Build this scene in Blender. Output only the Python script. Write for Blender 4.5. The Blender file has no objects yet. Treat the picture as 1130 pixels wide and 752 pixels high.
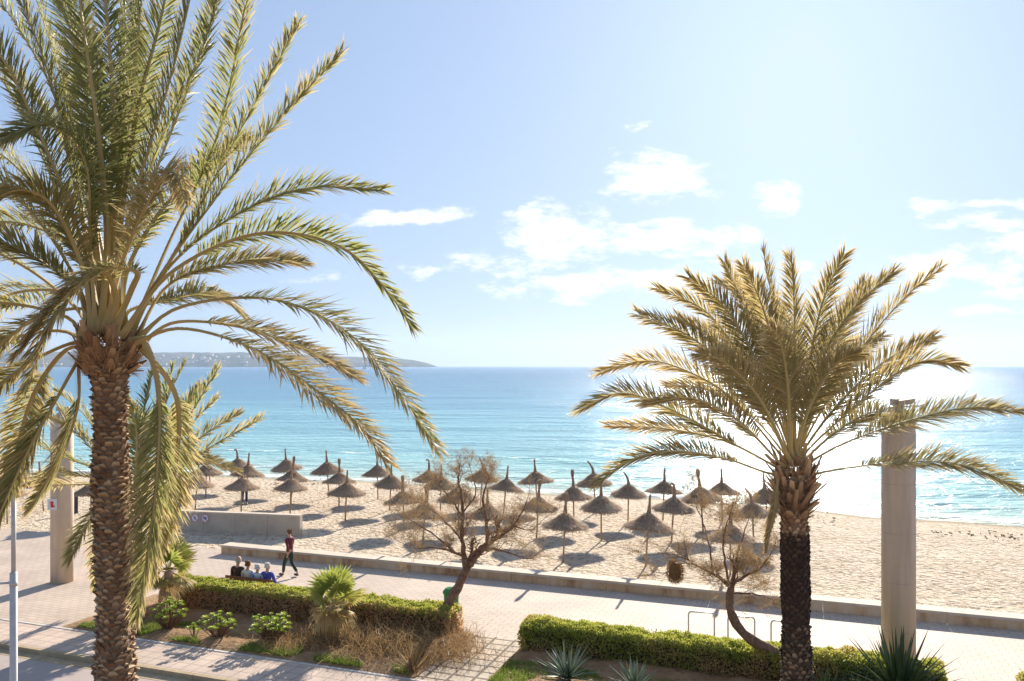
import bpy, math, random
from mathutils import Vector as V, Matrix, noise
R = math.radians
sc = bpy.context.scene
C = sc.collection
F = 900.0; H = 8.0; HY = 404.0
T = V((-.939, .343, 0)).normalized()      # along the promenade, leftwards
N = V((-T.y*-1, -T.x, 0)); N = V((.343, .939, 0)).normalized()   # towards the sea

def G(px, py, z=0.0):
    Z = F*(H-z)/(py-HY)
    return V(((px-565)/F*Z, Z, z))
def P(px, py, Z):
    return V(((px-565)/F*Z, Z, H-(py-HY)/F*Z))
def TN(t, n, z=0.0):
    p = T*t+N*n
    return V((p.x, p.y, z))

# ---------------------------------------------------------------- camera
cam = bpy.data.cameras.new('camera'); co = bpy.data.objects.new('camera', cam); C.objects.link(co)
co.location = (0, 0, H); co.rotation_euler = (R(90), 0, 0)
cam.sensor_width = 36; cam.lens = 36*F/1130; cam.shift_y = 28/1130
cam.clip_start = .1; cam.clip_end = 60000
sc.camera = co

# ---------------------------------------------------------------- light
sdir = V(((880-565)/F, 1.0, (HY-0)/F)).normalized()       # towards the sun
elev = math.asin(sdir.z); azim = math.atan2(sdir.x, sdir.y)
sun = bpy.data.lights.new('sun', 'SUN'); so = bpy.data.objects.new('sun', sun); C.objects.link(so)
sun.energy = 4.3; sun.angle = R(.6); sun.color = (1, .92, .79)
so.rotation_euler = sdir.to_track_quat('Z', 'Y').to_euler()
so.location = (0, 0, 50)
sc.view_settings.view_transform = 'Standard'; sc.view_settings.look = 'None'
sc.view_settings.gamma = 1; sc.view_settings.use_curve_mapping = False
sc.view_settings.exposure = 1.33

def world():
    w = bpy.data.worlds.new('World'); sc.world = w; w.use_nodes = True
    nt = w.node_tree; nt.nodes.clear(); n = nt.nodes.new; L = nt.links.new
    out = n('ShaderNodeOutputWorld'); bg = n('ShaderNodeBackground'); bg.inputs[1].default_value = .1
    sky = n('ShaderNodeTexSky'); sky.sky_type = 'NISHITA'; sky.sun_disc = False
    sky.sun_elevation = elev; sky.sun_rotation = azim
    sky.air_density = 1.0; sky.dust_density = 1.0; sky.ozone_density = 1.6
    tc = n('ShaderNodeTexCoord'); sp = n('ShaderNodeSeparateXYZ'); L(tc.outputs['Generated'], sp.inputs[0])
    def M(op, a, b=None, c=None):
        m = n('ShaderNodeMath'); m.operation = op
        for i, q in enumerate((a, b, c)):
            if q is None: continue
            if isinstance(q, (int, float)): m.inputs[i].default_value = q
            else: L(q, m.inputs[i])
        return m.outputs[0]
    yy = M('MAXIMUM', sp.outputs[1], .05)
    u = M('DIVIDE', sp.outputs[0], yy); v = M('DIVIDE', sp.outputs[2], yy)
    cb = n('ShaderNodeCombineXYZ'); L(u, cb.inputs[0]); L(v, cb.inputs[1])
    mp = n('ShaderNodeVectorMath'); mp.operation = 'MULTIPLY'; L(cb.outputs[0], mp.inputs[0]); mp.inputs[1].default_value = (1, 2.2, 1)
    nz = n('ShaderNodeTexNoise'); nz.inputs['Scale'].default_value = 19; nz.inputs['Detail'].default_value = 10; nz.inputs['Roughness'].default_value = .66
    L(mp.outputs[0], nz.inputs['Vector'])
    nw = n('ShaderNodeTexNoise'); nw.inputs['Scale'].default_value = 9; nw.inputs['Detail'].default_value = 4
    L(mp.outputs[0], nw.inputs['Vector'])
    ws = n('ShaderNodeVectorMath'); ws.operation = 'MULTIPLY_ADD'; L(nw.outputs['Color'], ws.inputs[0]); ws.inputs[1].default_value = (.13, .045, 0)
    cs = n('ShaderNodeVectorMath'); cs.operation = 'SUBTRACT'; L(cb.outputs[0], cs.inputs[0]); cs.inputs[1].default_value = (.065, .0225, 0)
    L(cs.outputs[0], ws.inputs[2])
    clouds = [(727,195,62,26,1),(862,217,40,17,.9),(455,237,75,11,.95),(622,258,62,28,1),(560,290,72,20,.6),(480,297,28,10,.6),
              (640,312,105,20,.75),(748,262,85,19,.9),(1030,229,34,10,.6),(1105,229,45,8,.7),(1092,249,65,9,.8),(1050,296,95,18,.8),
              (1085,345,80,8,.7),(745,306,75,17,.65),(1125,275,50,18,.7),(590,222,18,7,.4),(700,143,10,6,.4),(875,300,60,10,.5),
              (1140,320,60,10,.6),(1300,250,120,20,.8),(-150,230,140,18,.8),(350,306,40,7,.3)]
    acc = None
    for (x, y, rx, ry, s) in clouds:
        a = n('ShaderNodeVectorMath'); a.operation = 'SUBTRACT'; L(ws.outputs[0], a.inputs[0]); a.inputs[1].default_value = ((x-565)/F, (HY-y)/F, 0)
        b = n('ShaderNodeVectorMath'); b.operation = 'MULTIPLY'; L(a.outputs[0], b.inputs[0]); b.inputs[1].default_value = (F/rx, F/ry, 0)
        c = n('ShaderNodeVectorMath'); c.operation = 'LENGTH'; L(b.outputs[0], c.inputs[0])
        m = M('MULTIPLY', M('SUBTRACT', 1.3, c.outputs['Value']), s)
        acc = m if acc is None else M('MAXIMUM', acc, m)
    acc = M('MAXIMUM', acc, 0.0)
    dens = M('ADD', M('MULTIPLY', acc, .95), M('MULTIPLY', M('SUBTRACT', nz.outputs['Fac'], .52), 3.6))
    dens = M('MULTIPLY', dens, M('MINIMUM', M('MULTIPLY', acc, 5), 1.0))
    mr = n('ShaderNodeMapRange'); mr.interpolation_type = 'SMOOTHSTEP'; mr.inputs[1].default_value = -.02; mr.inputs[2].default_value = .95
    L(dens, mr.inputs[0])
    fac = M('MULTIPLY', mr.outputs[0], .85)
    fac = M('MULTIPLY', fac, M('GREATER_THAN', sp.outputs[1], .1))
    mix = n('ShaderNodeMix'); mix.data_type = 'RGBA'; L(fac, mix.inputs[0])
    hs = n('ShaderNodeHueSaturation'); hs.inputs['Saturation'].default_value = SKY_SAT; hs.inputs['Value'].default_value = 1
    L(sky.outputs[0], hs.inputs['Color'])
    gm = n('ShaderNodeGamma'); gm.inputs[1].default_value = SKY_G; L(hs.outputs[0], gm.inputs[0])
    tn_ = n('ShaderNodeMix'); tn_.data_type = 'RGBA'; tn_.blend_type = 'MULTIPLY'; tn_.inputs[0].default_value = 1
    L(gm.outputs[0], tn_.inputs[6]); tn_.inputs[7].default_value = SKY_TINT
    L(tn_.outputs[2], mix.inputs[6]); mix.inputs[7].default_value = CLOUD
    L(mix.outputs[2], bg.inputs[0]); L(bg.outputs[0], out.inputs[0])
    bg.inputs[1].default_value = SKY_STR
SKY_SAT = 1.0; SKY_STR = .10; CLOUD = (4.9, 4.85, 4.5, 1)
SKY_G = .31; SKY_TINT = (1.07, 1.37, 1.88, 1)
world()

# ---------------------------------------------------------------- materials
def nodes(name):
    m = bpy.data.materials.new(name); m.use_nodes = True
    nt = m.node_tree; b = nt.nodes['Principled BSDF']
    return m, nt, b
def ramp(nt, stops, src=None):
    r = nt.nodes.new('ShaderNodeValToRGB'); e = r.color_ramp.elements
    while len(e) < len(stops): e.new(.5)
    for i, (p, c) in enumerate(stops):
        e[i].position = p; e[i].color = (*c, 1) if len(c) == 3 else c
    if src is not None: nt.links.new(src, r.inputs[0])
    return r
def tnoise(nt, scale, detail=4, rough=.55, vec=None, coord='Object', stretch=None):
    t = nt.nodes.new('ShaderNodeTexNoise'); t.inputs['Scale'].default_value = scale
    t.inputs['Detail'].default_value = detail; t.inputs['Roughness'].default_value = rough
    if vec is None:
        tc = nt.nodes.new('ShaderNodeTexCoord'); vec = tc.outputs[coord]
    if stretch:
        mp = nt.nodes.new('ShaderNodeMapping'); mp.inputs['Scale'].default_value = stretch[:3]
        if len(stretch) > 3: mp.inputs['Rotation'].default_value = (0, 0, stretch[3])
        nt.links.new(vec, mp.inputs[0]); vec = mp.outputs[0]
    nt.links.new(vec, t.inputs['Vector'])
    return t
def math_(nt, op, a, b=None, clamp=False):
    m = nt.nodes.new('ShaderNodeMath'); m.operation = op; m.use_clamp = clamp
    for i, q in enumerate((a, b)):
        if q is None: continue
        if isinstance(q, (int, float)): m.inputs[i].default_value = q
        else: nt.links.new(q, m.inputs[i])
    return m.outputs[0]
def bump(nt, b, h, strength=.5, dist=.02):
    k = nt.nodes.new('ShaderNodeBump'); k.inputs['Strength'].default_value = strength; k.inputs['Distance'].default_value = dist
    nt.links.new(h, k.inputs['Height']); nt.links.new(k.outputs[0], b.inputs['Normal'])
    return k
def mat(name, c1, c2=None, scale=5, rough=.8, bstr=0, bdist=.02, bscale=None, detail=5, spec=.3, stretch=None, transl=0, attr=None):
    m, nt, b = nodes(name)
    b.inputs['Roughness'].default_value = rough; b.inputs['Specular IOR Level'].default_value = spec
    c2 = c2 or tuple(x*.8 for x in c1)
    if attr:
        a = nt.nodes.new('ShaderNodeAttribute'); a.attribute_name = attr
        src = a.outputs['Fac']
        nz = tnoise(nt, scale, detail)
        src = math_(nt, 'ADD', src, math_(nt, 'MULTIPLY', math_(nt, 'SUBTRACT', nz.outputs['Fac'], .5), .3))
    else:
        nz = tnoise(nt, scale, detail, stretch=stretch); src = nz.outputs['Fac']
    lo, hi = (0.0, 1.0) if attr else (.3, .7)
    r = ramp(nt, [(lo, c1), (hi, c2)], src)
    nt.links.new(r.outputs[0], b.inputs['Base Color'])
    if bstr:
        nb = tnoise(nt, bscale or scale*4, 6, .6, stretch=stretch)
        bump(nt, b, nb.outputs['Fac'], bstr, bdist)
    if transl:
        tr = nt.nodes.new('ShaderNodeBsdfTranslucent'); nt.links.new(r.outputs[0], tr.inputs[0])
        mx = nt.nodes.new('ShaderNodeMixShader'); mx.inputs[0].default_value = transl
        out = nt.nodes['Material Output']
        nt.links.new(b.outputs[0], mx.inputs[1]); nt.links.new(tr.outputs[0], mx.inputs[2]); nt.links.new(mx.outputs[0], out.inputs[0])
    return m

def tiles(name, c1, c2, mortar, w, h, ms, rot=0, off=.5, noise_amt=.35, bstr=.3):
    m, nt, b = nodes(name); b.inputs['Roughness'].default_value = .75; b.inputs['Specular IOR Level'].default_value = .25
    tc = nt.nodes.new('ShaderNodeTexCoord'); mp = nt.nodes.new('ShaderNodeMapping'); mp.inputs['Rotation'].default_value = (0, 0, rot)
    nt.links.new(tc.outputs['Object'], mp.inputs[0])
    br = nt.nodes.new('ShaderNodeTexBrick'); nt.links.new(mp.outputs[0], br.inputs['Vector'])
    br.offset = off
    br.inputs['Color1'].default_value = (*c1, 1); br.inputs['Color2'].default_value = (*c2, 1); br.inputs['Mortar'].default_value = (*mortar, 1)
    br.inputs['Scale'].default_value = 1; br.inputs['Mortar Size'].default_value = ms; br.inputs['Brick Width'].default_value = w; br.inputs['Row Height'].default_value = h
    br.inputs['Mortar Smooth'].default_value = .2
    nz = tnoise(nt, .45, 6, .65)
    nz2 = tnoise(nt, 14, 4, .65)
    r = ramp(nt, [(.25, (1-noise_amt,)*3), (.75, (1.0,)*3)], nz.outputs['Fac'])
    r2 = ramp(nt, [(.25, (.86,)*3), (.75, (1.05,)*3)], nz2.outputs['Fac'])
    def mul(a, c):
        x = nt.nodes.new('ShaderNodeMix'); x.data_type = 'RGBA'; x.blend_type = 'MULTIPLY'; x.inputs[0].default_value = 1
        nt.links.new(a, x.inputs[6]); nt.links.new(c, x.inputs[7]); return x.outputs[2]
    nt.links.new(mul(mul(br.outputs['Color'], r.outputs[0]), r2.outputs[0]), b.inputs['Base Color'])
    bump(nt, b, math_(nt, 'ADD', math_(nt, 'MULTIPLY', br.outputs['Fac'], -1.0), math_(nt, 'MULTIPLY', nz2.outputs['Fac'], .4)), bstr, .01)
    return m

rotT = math.atan2(T.y, T.x)
MT = {}
MT['paving'] = tiles('paving', (.68, .54, .43), (.62, .49, .39), (.42, .31, .245), .4, .2, .012, -rotT, noise_amt=.32)
MT['sidewalk'] = tiles('sidewalk_tiles', (.72, .56, .45), (.66, .51, .41), (.38, .29, .24), .4, .4, .014, -rotT, 0, .36)
MT['path'] = tiles('path_slabs', (.60, .48, .36), (.54, .43, .32), (.13, .09, .06), .62, .42, .045, -rotT, 0, .3, .6)
MT['asphalt'] = mat('asphalt', (.44, .36, .32), (.38, .31, .28), 1.2, .85, .4, .01, 60)
MT['earth'] = mat('earth', (.26, .145, .07), (.40, .25, .13), 3, .95, .8, .06, 12)
MT['kerb'] = mat('kerb_stone', (.46, .35, .22), (.34, .25, .15), 3, .85, .3, .01, 40)
MT['kerb_light'] = mat('light_kerb_stone', (.62, .56, .5), (.5, .45, .4), 3, .85, .3, .01, 40)
MT['walltop'] = mat('wall_coping', (.64, .54, .43), (.52, .43, .33), 2.5, .85, .35, .01, 30)
MT['concrete'] = mat('concrete', (.52, .45, .36), (.40, .34, .27), 1.6, .85, .3, .01, 25)
MT['pillar'] = mat('pillar_concrete', (.70, .57, .44), (.50, .40, .30), 2.6, .8, .35, .01, 30, stretch=(1.6, 1.6, .16))
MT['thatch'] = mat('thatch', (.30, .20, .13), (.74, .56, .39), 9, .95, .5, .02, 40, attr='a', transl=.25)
MT['wood'] = mat('pole_wood', (.33, .22, .13), (.46, .33, .2), 3, .85, .3, .005, 30, stretch=(6, 6, 1))
MT['bench'] = mat('bench_wood', (.20, .09, .04), (.28, .13, .06), 4, .7, .2, .004, 30)
MT['steel'] = mat('steel', (.55, .55, .54), (.48, .48, .47), 6, .35); MT['steel'].node_tree.nodes['Principled BSDF'].inputs['Metallic'].default_value = .7
MT['galv'] = mat('painted_pole', (.62, .63, .62), (.52, .53, .53), 6, .5)
MT['dark'] = mat('dark_metal', (.04, .04, .045), (.06, .06, .065), 8, .5)
MT['green'] = mat('green_plastic', (.03, .22, .05), (.04, .28, .07), 3, .5)
MT['white'] = mat('white_paint', (.8, .8, .78), (.7, .7, .68), 4, .5)
MT['red'] = mat('red_paint', (.65, .05, .04), (.6, .05, .04), 4, .5)
MT['faded'] = mat('faded_red_paint', (.52, .24, .28), (.48, .22, .3), 4, .6)
MT['blue'] = mat('blue_paint', (.05, .12, .5), (.05, .10, .4), 4, .5)
MT['trunk'] = mat('palm_bark', (.20, .115, .065), (.78, .58, .36), 8, .95, .7, .02, 30, attr='a')
MT['trunkdark'] = mat('palm_fibre', (.05, .030, .02), (.12, .075, .045), 18, .95, .9, .03, 30, attr='a')
MT['trunkmid'] = mat('palm_bark_dark', (.06, .035, .022), (.42, .29, .17), 18, .95, .9, .03, 30, attr='a')
MT['boot'] = mat('palm_boot', (.26, .14, .075), (.66, .46, .26), 8, .9, .5, .015, 30, attr='a')
MT['rachis'] = mat('frond_stalk', (.44, .36, .14), (.54, .41, .19), 4, .6, transl=.12)
def leafmat(name, g, d, tr=.42, sp=.4):
    m, nt, b = nodes(name)
    b.inputs['Roughness'].default_value = .5; b.inputs['Specular IOR Level'].default_value = sp
    a = nt.nodes.new('ShaderNodeAttribute'); a.attribute_name = 'a'
    mid = tuple((x+y)/2 for x, y in zip(g, d))
    r = ramp(nt, [(0, tuple(x*.75 for x in g)), (.35, g), (.7, mid), (1, d)], a.outputs['Fac'])
    nt.links.new(r.outputs[0], b.inputs['Base Color'])
    tr_ = nt.nodes.new('ShaderNodeBsdfTranslucent'); nt.links.new(r.outputs[0], tr_.inputs[0])
    mx = nt.nodes.new('ShaderNodeMixShader'); mx.inputs[0].default_value = tr
    nt.links.new(b.outputs[0], mx.inputs[1]); nt.links.new(tr_.outputs[0], mx.inputs[2]); nt.links.new(mx.outputs[0], nt.nodes['Material Output'].inputs[0])
    return m
MT['frond'] = leafmat('palm_leaf', (.29, .30, .105), (.64, .47, .25), .55, .15)
MT['frond2'] = leafmat('palm_leaf_warm', (.34, .295, .115), (.66, .49, .26), .55, .15)
MT['hedge'] = leafmat('hedge_leaf', (.46, .48, .09), (.66, .42, .22), .45, .15)
MT['dryleaf'] = leafmat('dry_leaf', (.34, .21, .10), (.62, .43, .22), .4, .1)
MT['fan'] = leafmat('fan_leaf', (.32, .36, .07), (.56, .38, .17), .45, .15)
MT['grass'] = leafmat('grass_blade', (.22, .32, .04), (.42, .36, .12), .35, .3)
MT['agave'] = leafmat('agave_leaf', (.07, .105, .035), (.45, .44, .28), .1, .4)
MT['agavegrey'] = leafmat('agave_leaf_grey', (.16, .21, .14), (.58, .55, .40), .15, .4)
MT['succ'] = leafmat('succulent_leaf', (.36, .46, .05), (.66, .64, .14), .3, .4)
MT['tamarisk'] = leafmat('tamarisk_twig', (.42, .28, .14), (.60, .45, .25), .5, .2)
MT['bark'] = mat('tree_bark', (.16, .085, .05), (.32, .20, .13), 12, .95, .8, .02, 40)
MT['twig'] = mat('twig_bark', (.15, .08, .055), (.24, .14, .09), 12, .95)
MT['core'] = mat('hedge_core', (.05, .035, .015), (.10, .06, .03), 10, 1, .6, .05, 30)
MT['skin'] = mat('skin', (.55, .33, .24), (.5, .3, .22), 6, .6)

# ---------------------------------------------------------------- mesh helper
class MB:
    def __init__(s): s.v = []; s.f = []; s.m = []; s.a = []
    def vert(s, p, a=.5): s.v.append((p[0], p[1], p[2])); s.a.append(a); return len(s.v)-1
    def face(s, idx, m=0): s.f.append(idx); s.m.append(m)
    def quad(s, a, b, c, d, m=0, v=.5):
        i = [s.vert(p, v) for p in (a, b, c, d)]; s.face(i, m)
    def box(s, c, ux, uy, uz, m=0, v=.5):
        """centre c, half vectors"""
        i = [s.vert(c+ux*x+uy*y+uz*z, v) for z in (-1, 1) for y in (-1, 1) for x in (-1, 1)]
        for f in ((0,2,3,1),(4,5,7,6),(0,1,5,4),(2,6,7,3),(0,4,6,2),(1,3,7,5)): s.face([i[k] for k in f], m)
    def tube(s, pts, rad, n=8, m=0, v=.5, cap=True, sq=1.0):
        pts = [V(p) for p in pts]; rings = []
        up = V((0, 0, 1))
        for k, p in enumerate(pts):
            t = (pts[min(k+1, len(pts)-1)]-pts[max(k-1, 0)])
            t = t.normalized() if t.length > 1e-9 else V((0, 0, 1))
            x = t.cross(up) if abs(t.dot(up)) < .95 else t.cross(V((0, 1, 0)))
            if k and rings_x.dot(x) < 0: x = -x
            x.normalize(); rings_x = x
            y = t.cross(x).normalized()
            r = rad[k] if isinstance(rad, (list, tuple)) else rad
            rings.append([s.vert(p+x*math.cos(a)*r+y*math.sin(a)*r*sq, v if not isinstance(v, (list, tuple)) else v[k]) for a in [2*math.pi*j/n for j in range(n)]])
        for k in range(len(rings)-1):
            for j in range(n):
                s.face([rings[k][j], rings[k][(j+1) % n], rings[k+1][(j+1) % n], rings[k+1][j]], m)
        if cap:
            s.face(rings[0][::-1], m); s.face(rings[-1], m)
    def lathe(s, c, prof, n=24, m=0, v=.5):
        rings = []
        for (r, z) in prof:
            rings.append([s.vert(c+V((r*math.cos(a), r*math.sin(a), z)), v) for a in [2*math.pi*j/n for j in range(n)]])
        for k in range(len(rings)-1):
            for j in range(n):
                s.face([rings[k][j], rings[k][(j+1) % n], rings[k+1][(j+1) % n], rings[k+1][j]], m)
        s.face(rings[0][::-1], m); s.face(rings[-1], m)
    def ellipsoid(s, c, rx, ry, rz, m=0, nu=12, nv=8, v=.5):
        c = V(c); rings = []
        for k in range(1, nv):
            b = math.pi*k/nv
            rings.append([s.vert(c+V((rx*math.sin(b)*math.cos(a), ry*math.sin(b)*math.sin(a), -rz*math.cos(b))), v) for a in [2*math.pi*j/nu for j in range(nu)]])
        for k in range(len(rings)-1):
            for j in range(nu):
                s.face([rings[k][j], rings[k][(j+1) % nu], rings[k+1][(j+1) % nu], rings[k+1][j]], m)
        a = s.vert(c-V((0, 0, rz)), v); b = s.vert(c+V((0, 0, rz)), v)
        for j in range(nu):
            s.face([a, rings[0][(j+1) % nu], rings[0][j]], m); s.face([b, rings[-1][j], rings[-1][(j+1) % nu]], m)
    def build(s, name, mats, parent=None, origin=None, smooth=False):
        me = bpy.data.meshes.new(name)
        o0 = V(origin) if origin is not None else (V(parent.location) if parent is not None else V((0, 0, 0)))
        if o0.length: vs = [(x-o0.x, y-o0.y, z-o0.z) for x, y, z in s.v]
        else: vs = s.v
        me.from_pydata(vs, [], s.f)
        if not isinstance(mats, (list, tuple)): mats = [mats]
        for m in mats: me.materials.append(m)
        me.polygons.foreach_set('material_index', s.m)
        if smooth: me.polygons.foreach_set('use_smooth', [True]*len(s.f))
        at = me.attributes.new('a', 'FLOAT', 'POINT'); at.data.foreach_set('value', s.a)
        me.update()
        o = bpy.data.objects.new(name, me); C.objects.link(o)
        if parent is not None: o.parent = parent
        else: o.location = o0
        return o
def tag(o, label=None, cat=None, group=None, kind=None):
    if label: o['label'] = label
    if cat: o['category'] = cat
    if group: o['group'] = group
    if kind: o['kind'] = kind
    return o
def empty(name, loc, label, cat, group=None):
    o = bpy.data.objects.new(name, None); C.objects.link(o); o.location = loc; o.empty_display_size = .2
    return tag(o, label, cat, group)
def copy_tree(o, parent=None):
    c = o.copy(); C.objects.link(c)
    if parent is not None: c.parent = parent
    for ch in list(o.children): copy_tree(ch, c)
    return c
def crom(pts, n):
    pts = [V(p) for p in pts]; q = [pts[0]*2-pts[1]]+pts+[pts[-1]*2-pts[-2]]; out = []
    seg = len(pts)-1
    for k in range(n+1):
        s = k/n*seg; i = min(int(s), seg-1); t = s-i
        a, b, c, d = q[i], q[i+1], q[i+2], q[i+3]
        out.append(.5*((2*b)+(c-a)*t+(2*a-5*b+4*c-d)*t*t+(3*b-a-3*c+d)*t**3))
    return out
def resample(pts, n):
    L = [0]
    for i in range(1, len(pts)): L.append(L[-1]+(pts[i]-pts[i-1]).length)
    out = []; j = 0
    for k in range(n+1):
        d = L[-1]*k/n
        while j < len(pts)-2 and L[j+1] < d: j += 1
        s = (d-L[j])/max(L[j+1]-L[j], 1e-9); out.append(pts[j].lerp(pts[j+1], min(max(s, 0), 1)))
    return out

# ================================================================ SETTING
WALL_N = 28.4; WALL_T = .6; WALL_H = .36
SEA_Z = -.45; SAND_Z = -.1
shore_px = [(-500, 512), (-200, 517), (0, 520), (200, 524), (400, 531), (570, 543), (640, 547), (745, 551), (830, 558), (900, 565), (1130, 580), (1350, 598), (1600, 622)]
shore = [G(x, y, SEA_Z) for x, y in shore_px]
shore = sorted(shore, key=lambda p: p.x)
def ext(a, b, d): return a+(a-b).normalized()*d
shore = [ext(shore[0], shore[1], 150)]+shore+[ext(shore[-1], shore[-2], 60)]
def shore_n(t):
    best = None
    tn = [(p.x*T.x+p.y*T.y, p.x*N.x+p.y*N.y) for p in shore]
    tn.sort()
    if t <= tn[0][0]: return tn[0][1]
    for (a, b) in zip(tn, tn[1:]):
        if t <= b[0]:
            s = (t-a[0])/(b[0]-a[0]); return a[1]+(b[1]-a[1])*s
    return tn[-1][1]
# smooth the shoreline n(t)
_cache = {}
def sn(t):
    k = round(t*2)
    if k not in _cache:
        _cache[k] = sum(shore_n(k/2+d) for d in (-6, -4, -2, 0, 2, 4, 6))/7
    return _cache[k]+.5*math.sin(t*.31)+.25*math.sin(t*.83+1)

def strip(name, n0, n1, t0, t1, z, m, kind='structure'):
    b = MB(); b.quad(TN(t0, n0, z), TN(t1, n0, z), TN(t1, n1, z), TN(t0, n1, z))
    o = b.build(name, m); o['kind'] = kind; return o
def flip(o):
    return o
# base ground sheet (under everything, reaches far inland and sideways)
b = MB(); b.quad(TN(-3000, -3000, -.30), TN(3000, -3000, -.30), TN(3000, 26, -.30), TN(-3000, 26, -.30)); o = b.build('ground', MT['earth']); o['kind'] = 'structure'
strip('road', 9.0, 16.98, -300, 400, -.12, MT['asphalt'])
strip('near_verge', 3.0, 9.0, -300, 400, -.05, MT['earth'])
strip('sidewalk', 17.12, 18.62, -300, 400, 0, MT['sidewalk'])
strip('promenade', 18.62, WALL_N+.7, -300, 400, -.004, MT['paving'])
b = MB()
for k in range(-60, 120):   # kerb stones of one metre
    c = TN(k+.5, 17.05, -.135)
    b.box(c, T*.494, N*.07, V((0, 0, .14)), 0)
b.build('kerb', MT['kerb'])['kind'] = 'structure'
b = MB()
for k in range(-60, 120):
    b.box(TN(k+.5, 18.66, -.05), T*.494, N*.05, V((0, 0, .065)), 0)
b.build('edging_kerb', MT['kerb_light'])['kind'] = 'structure'
# gutter strip beside the kerb
strip('gutter', 16.62, 16.976, -300, 400, -.116, MT['kerb'])
strip('path', 18.73, 22.42, 7.72, 9.48, .004, MT['path'])

def bed(t0, t1, n0, n1, seed):
    b = MB(); nt_, nn = int((t1-t0)/.25), int((n1-n0)/.25); g = []
    for i in range(nt_+1):
        row = []
        for j in range(nn+1):
            t = t0+(t1-t0)*i/nt_; n = n0+(n1-n0)*j/nn
            e = min(t-t0, t1-t, n-n0, n1-n)
            z = .02+min(e, .5)*.18+.07*(noise.noise(V((t*1.2, n*1.2, seed)))+.5*noise.noise(V((t*4, n*4, seed))))*min(1, e*3)
            row.append(b.vert(TN(t, n, z)))
        g.append(row)
    for i in range(nt_):
        for j in range(nn): b.face([g[i][j], g[i+1][j], g[i+1][j+1], g[i][j+1]])
    o = b.build('planting_bed', MT['earth'], smooth=True); o['kind'] = 'structure'
bed(9.5, 21.5, 18.72, 22.5, 1); bed(-3.2, 7.7, 18.72, 22.5, 2); bed(-16, -5.0, 18.72, 22.5, 3)

# ---- beach
m, nt, bs = nodes('sand'); bs.inputs['Roughness'].default_value = .95; bs.inputs['Specular IOR Level'].default_value = .15
n1 = tnoise(nt, .35, 5, .6); n2 = tnoise(nt, 3.2, 5, .65); n3 = tnoise(nt, 5.5, 4, .6)
r1 = ramp(nt, [(.3, (.66, .525, .385)), (.7, (.76, .625, .475))], n1.outputs['Fac'])
r2 = ramp(nt, [(.36, (.62, .56, .50)), (.50, (1, 1, 1))], n3.outputs['Fac'])  # dark specks where the bump dips: shade of footprint pits put into the colour
mx = nt.nodes.new('ShaderNodeMix'); mx.data_type = 'RGBA'; mx.blend_type = 'MULTIPLY'; mx.inputs[0].default_value = 1
nt.links.new(r1.outputs[0], mx.inputs[6]); nt.links.new(r2.outputs[0], mx.inputs[7])
at = nt.nodes.new('ShaderNodeAttribute'); at.attribute_name = 'a'
wet = nt.nodes.new('ShaderNodeMix'); wet.data_type = 'RGBA'; nt.links.new(at.outputs['Fac'], wet.inputs[0])
nt.links.new(mx.outputs[2], wet.inputs[6]); wet.inputs[7].default_value = (.36, .28, .19, 1)
nt.links.new(wet.outputs[2], bs.inputs['Base Color'])
vo = nt.nodes.new('ShaderNodeTexVoronoi'); vo.inputs['Scale'].default_value = 2.9; vo.inputs['Randomness'].default_value = 1
tc = nt.nodes.new('ShaderNodeTexCoord'); wv = nt.nodes.new('ShaderNodeVectorMath'); wv.operation = 'MULTIPLY_ADD'
nt.links.new(n2.outputs['Color'], wv.inputs[0]); wv.inputs[1].default_value = (.5, .5, 0); nt.links.new(tc.outputs['Object'], wv.inputs[2]); nt.links.new(wv.outputs[0], vo.inputs['Vector'])
pit = ramp(nt, [(.0, (0, 0, 0)), (.42, (1, 1, 1))], vo.outputs['Distance'])
hh = math_(nt, 'ADD', math_(nt, 'MULTIPLY', pit.outputs[0], .8), math_(nt, 'ADD', math_(nt, 'MULTIPLY', n2.outputs['Fac'], 1.2), math_(nt, 'MULTIPLY', n3.outputs['Fac'], .7)))
bump(nt, bs, hh, 1.0, .22)
MT['sand'] = m
b = MB(); ts = [-110+k*.8 for k in range(0, 320)]; ts = [t for t in ts]
NJ = 46; g = []
for t in ts:
    row = []; s = sn(t); n0 = WALL_N+.55
    for j in range(NJ+1):
        n = n0+(s+6-n0)*j/NJ
        d = s-n
        z = SAND_Z if d > 7 else SAND_Z+(SEA_Z-SAND_Z)*(1-d/7)**1.5 if d > 0 else SEA_Z+d*.12
        w = max(0, min(1, (1.6-d)/1.2))
        z += (1-w)*(.05*noise.noise(V((t*.9, n*.9, 0)))+.045*noise.noise(V((t*.2, n*.2, 5))))
        row.append(b.vert(TN(t, n, z), w))
    g.append(row)
for i in range(len(ts)-1):
    for j in range(NJ): b.face([g[i][j], g[i+1][j], g[i+1][j+1], g[i][j+1]])
b.build('beach', MT['sand'], smooth=True)['kind'] = 'structure'
# dark line of dried seaweed is part of the sand surface: scattered as ground cover
rng = random.Random(5); b = MB()
for k in range(1500):
    t = rng.uniform(-60, 90); n = sn(t)-4.2+rng.gauss(0, .7)+1.2*math.sin(t*.25)
    if math.sin(t*.6)+math.sin(t*.23+2) < .2: continue
    p = TN(t, n, SAND_Z-.02); a = rng.uniform(0, 6.28); d = V((math.cos(a), math.sin(a), 0))*rng.uniform(.02, .08); e = V((-d.y, d.x, 0))*.4
    b.box(p+V((0, 0, .0)), d, e, V((0, 0, .02)))
tag(b.build('seaweed', MT['bark']), 'brown dried seaweed scattered in a line on the sand near the water', 'seaweed', kind='stuff')

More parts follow.
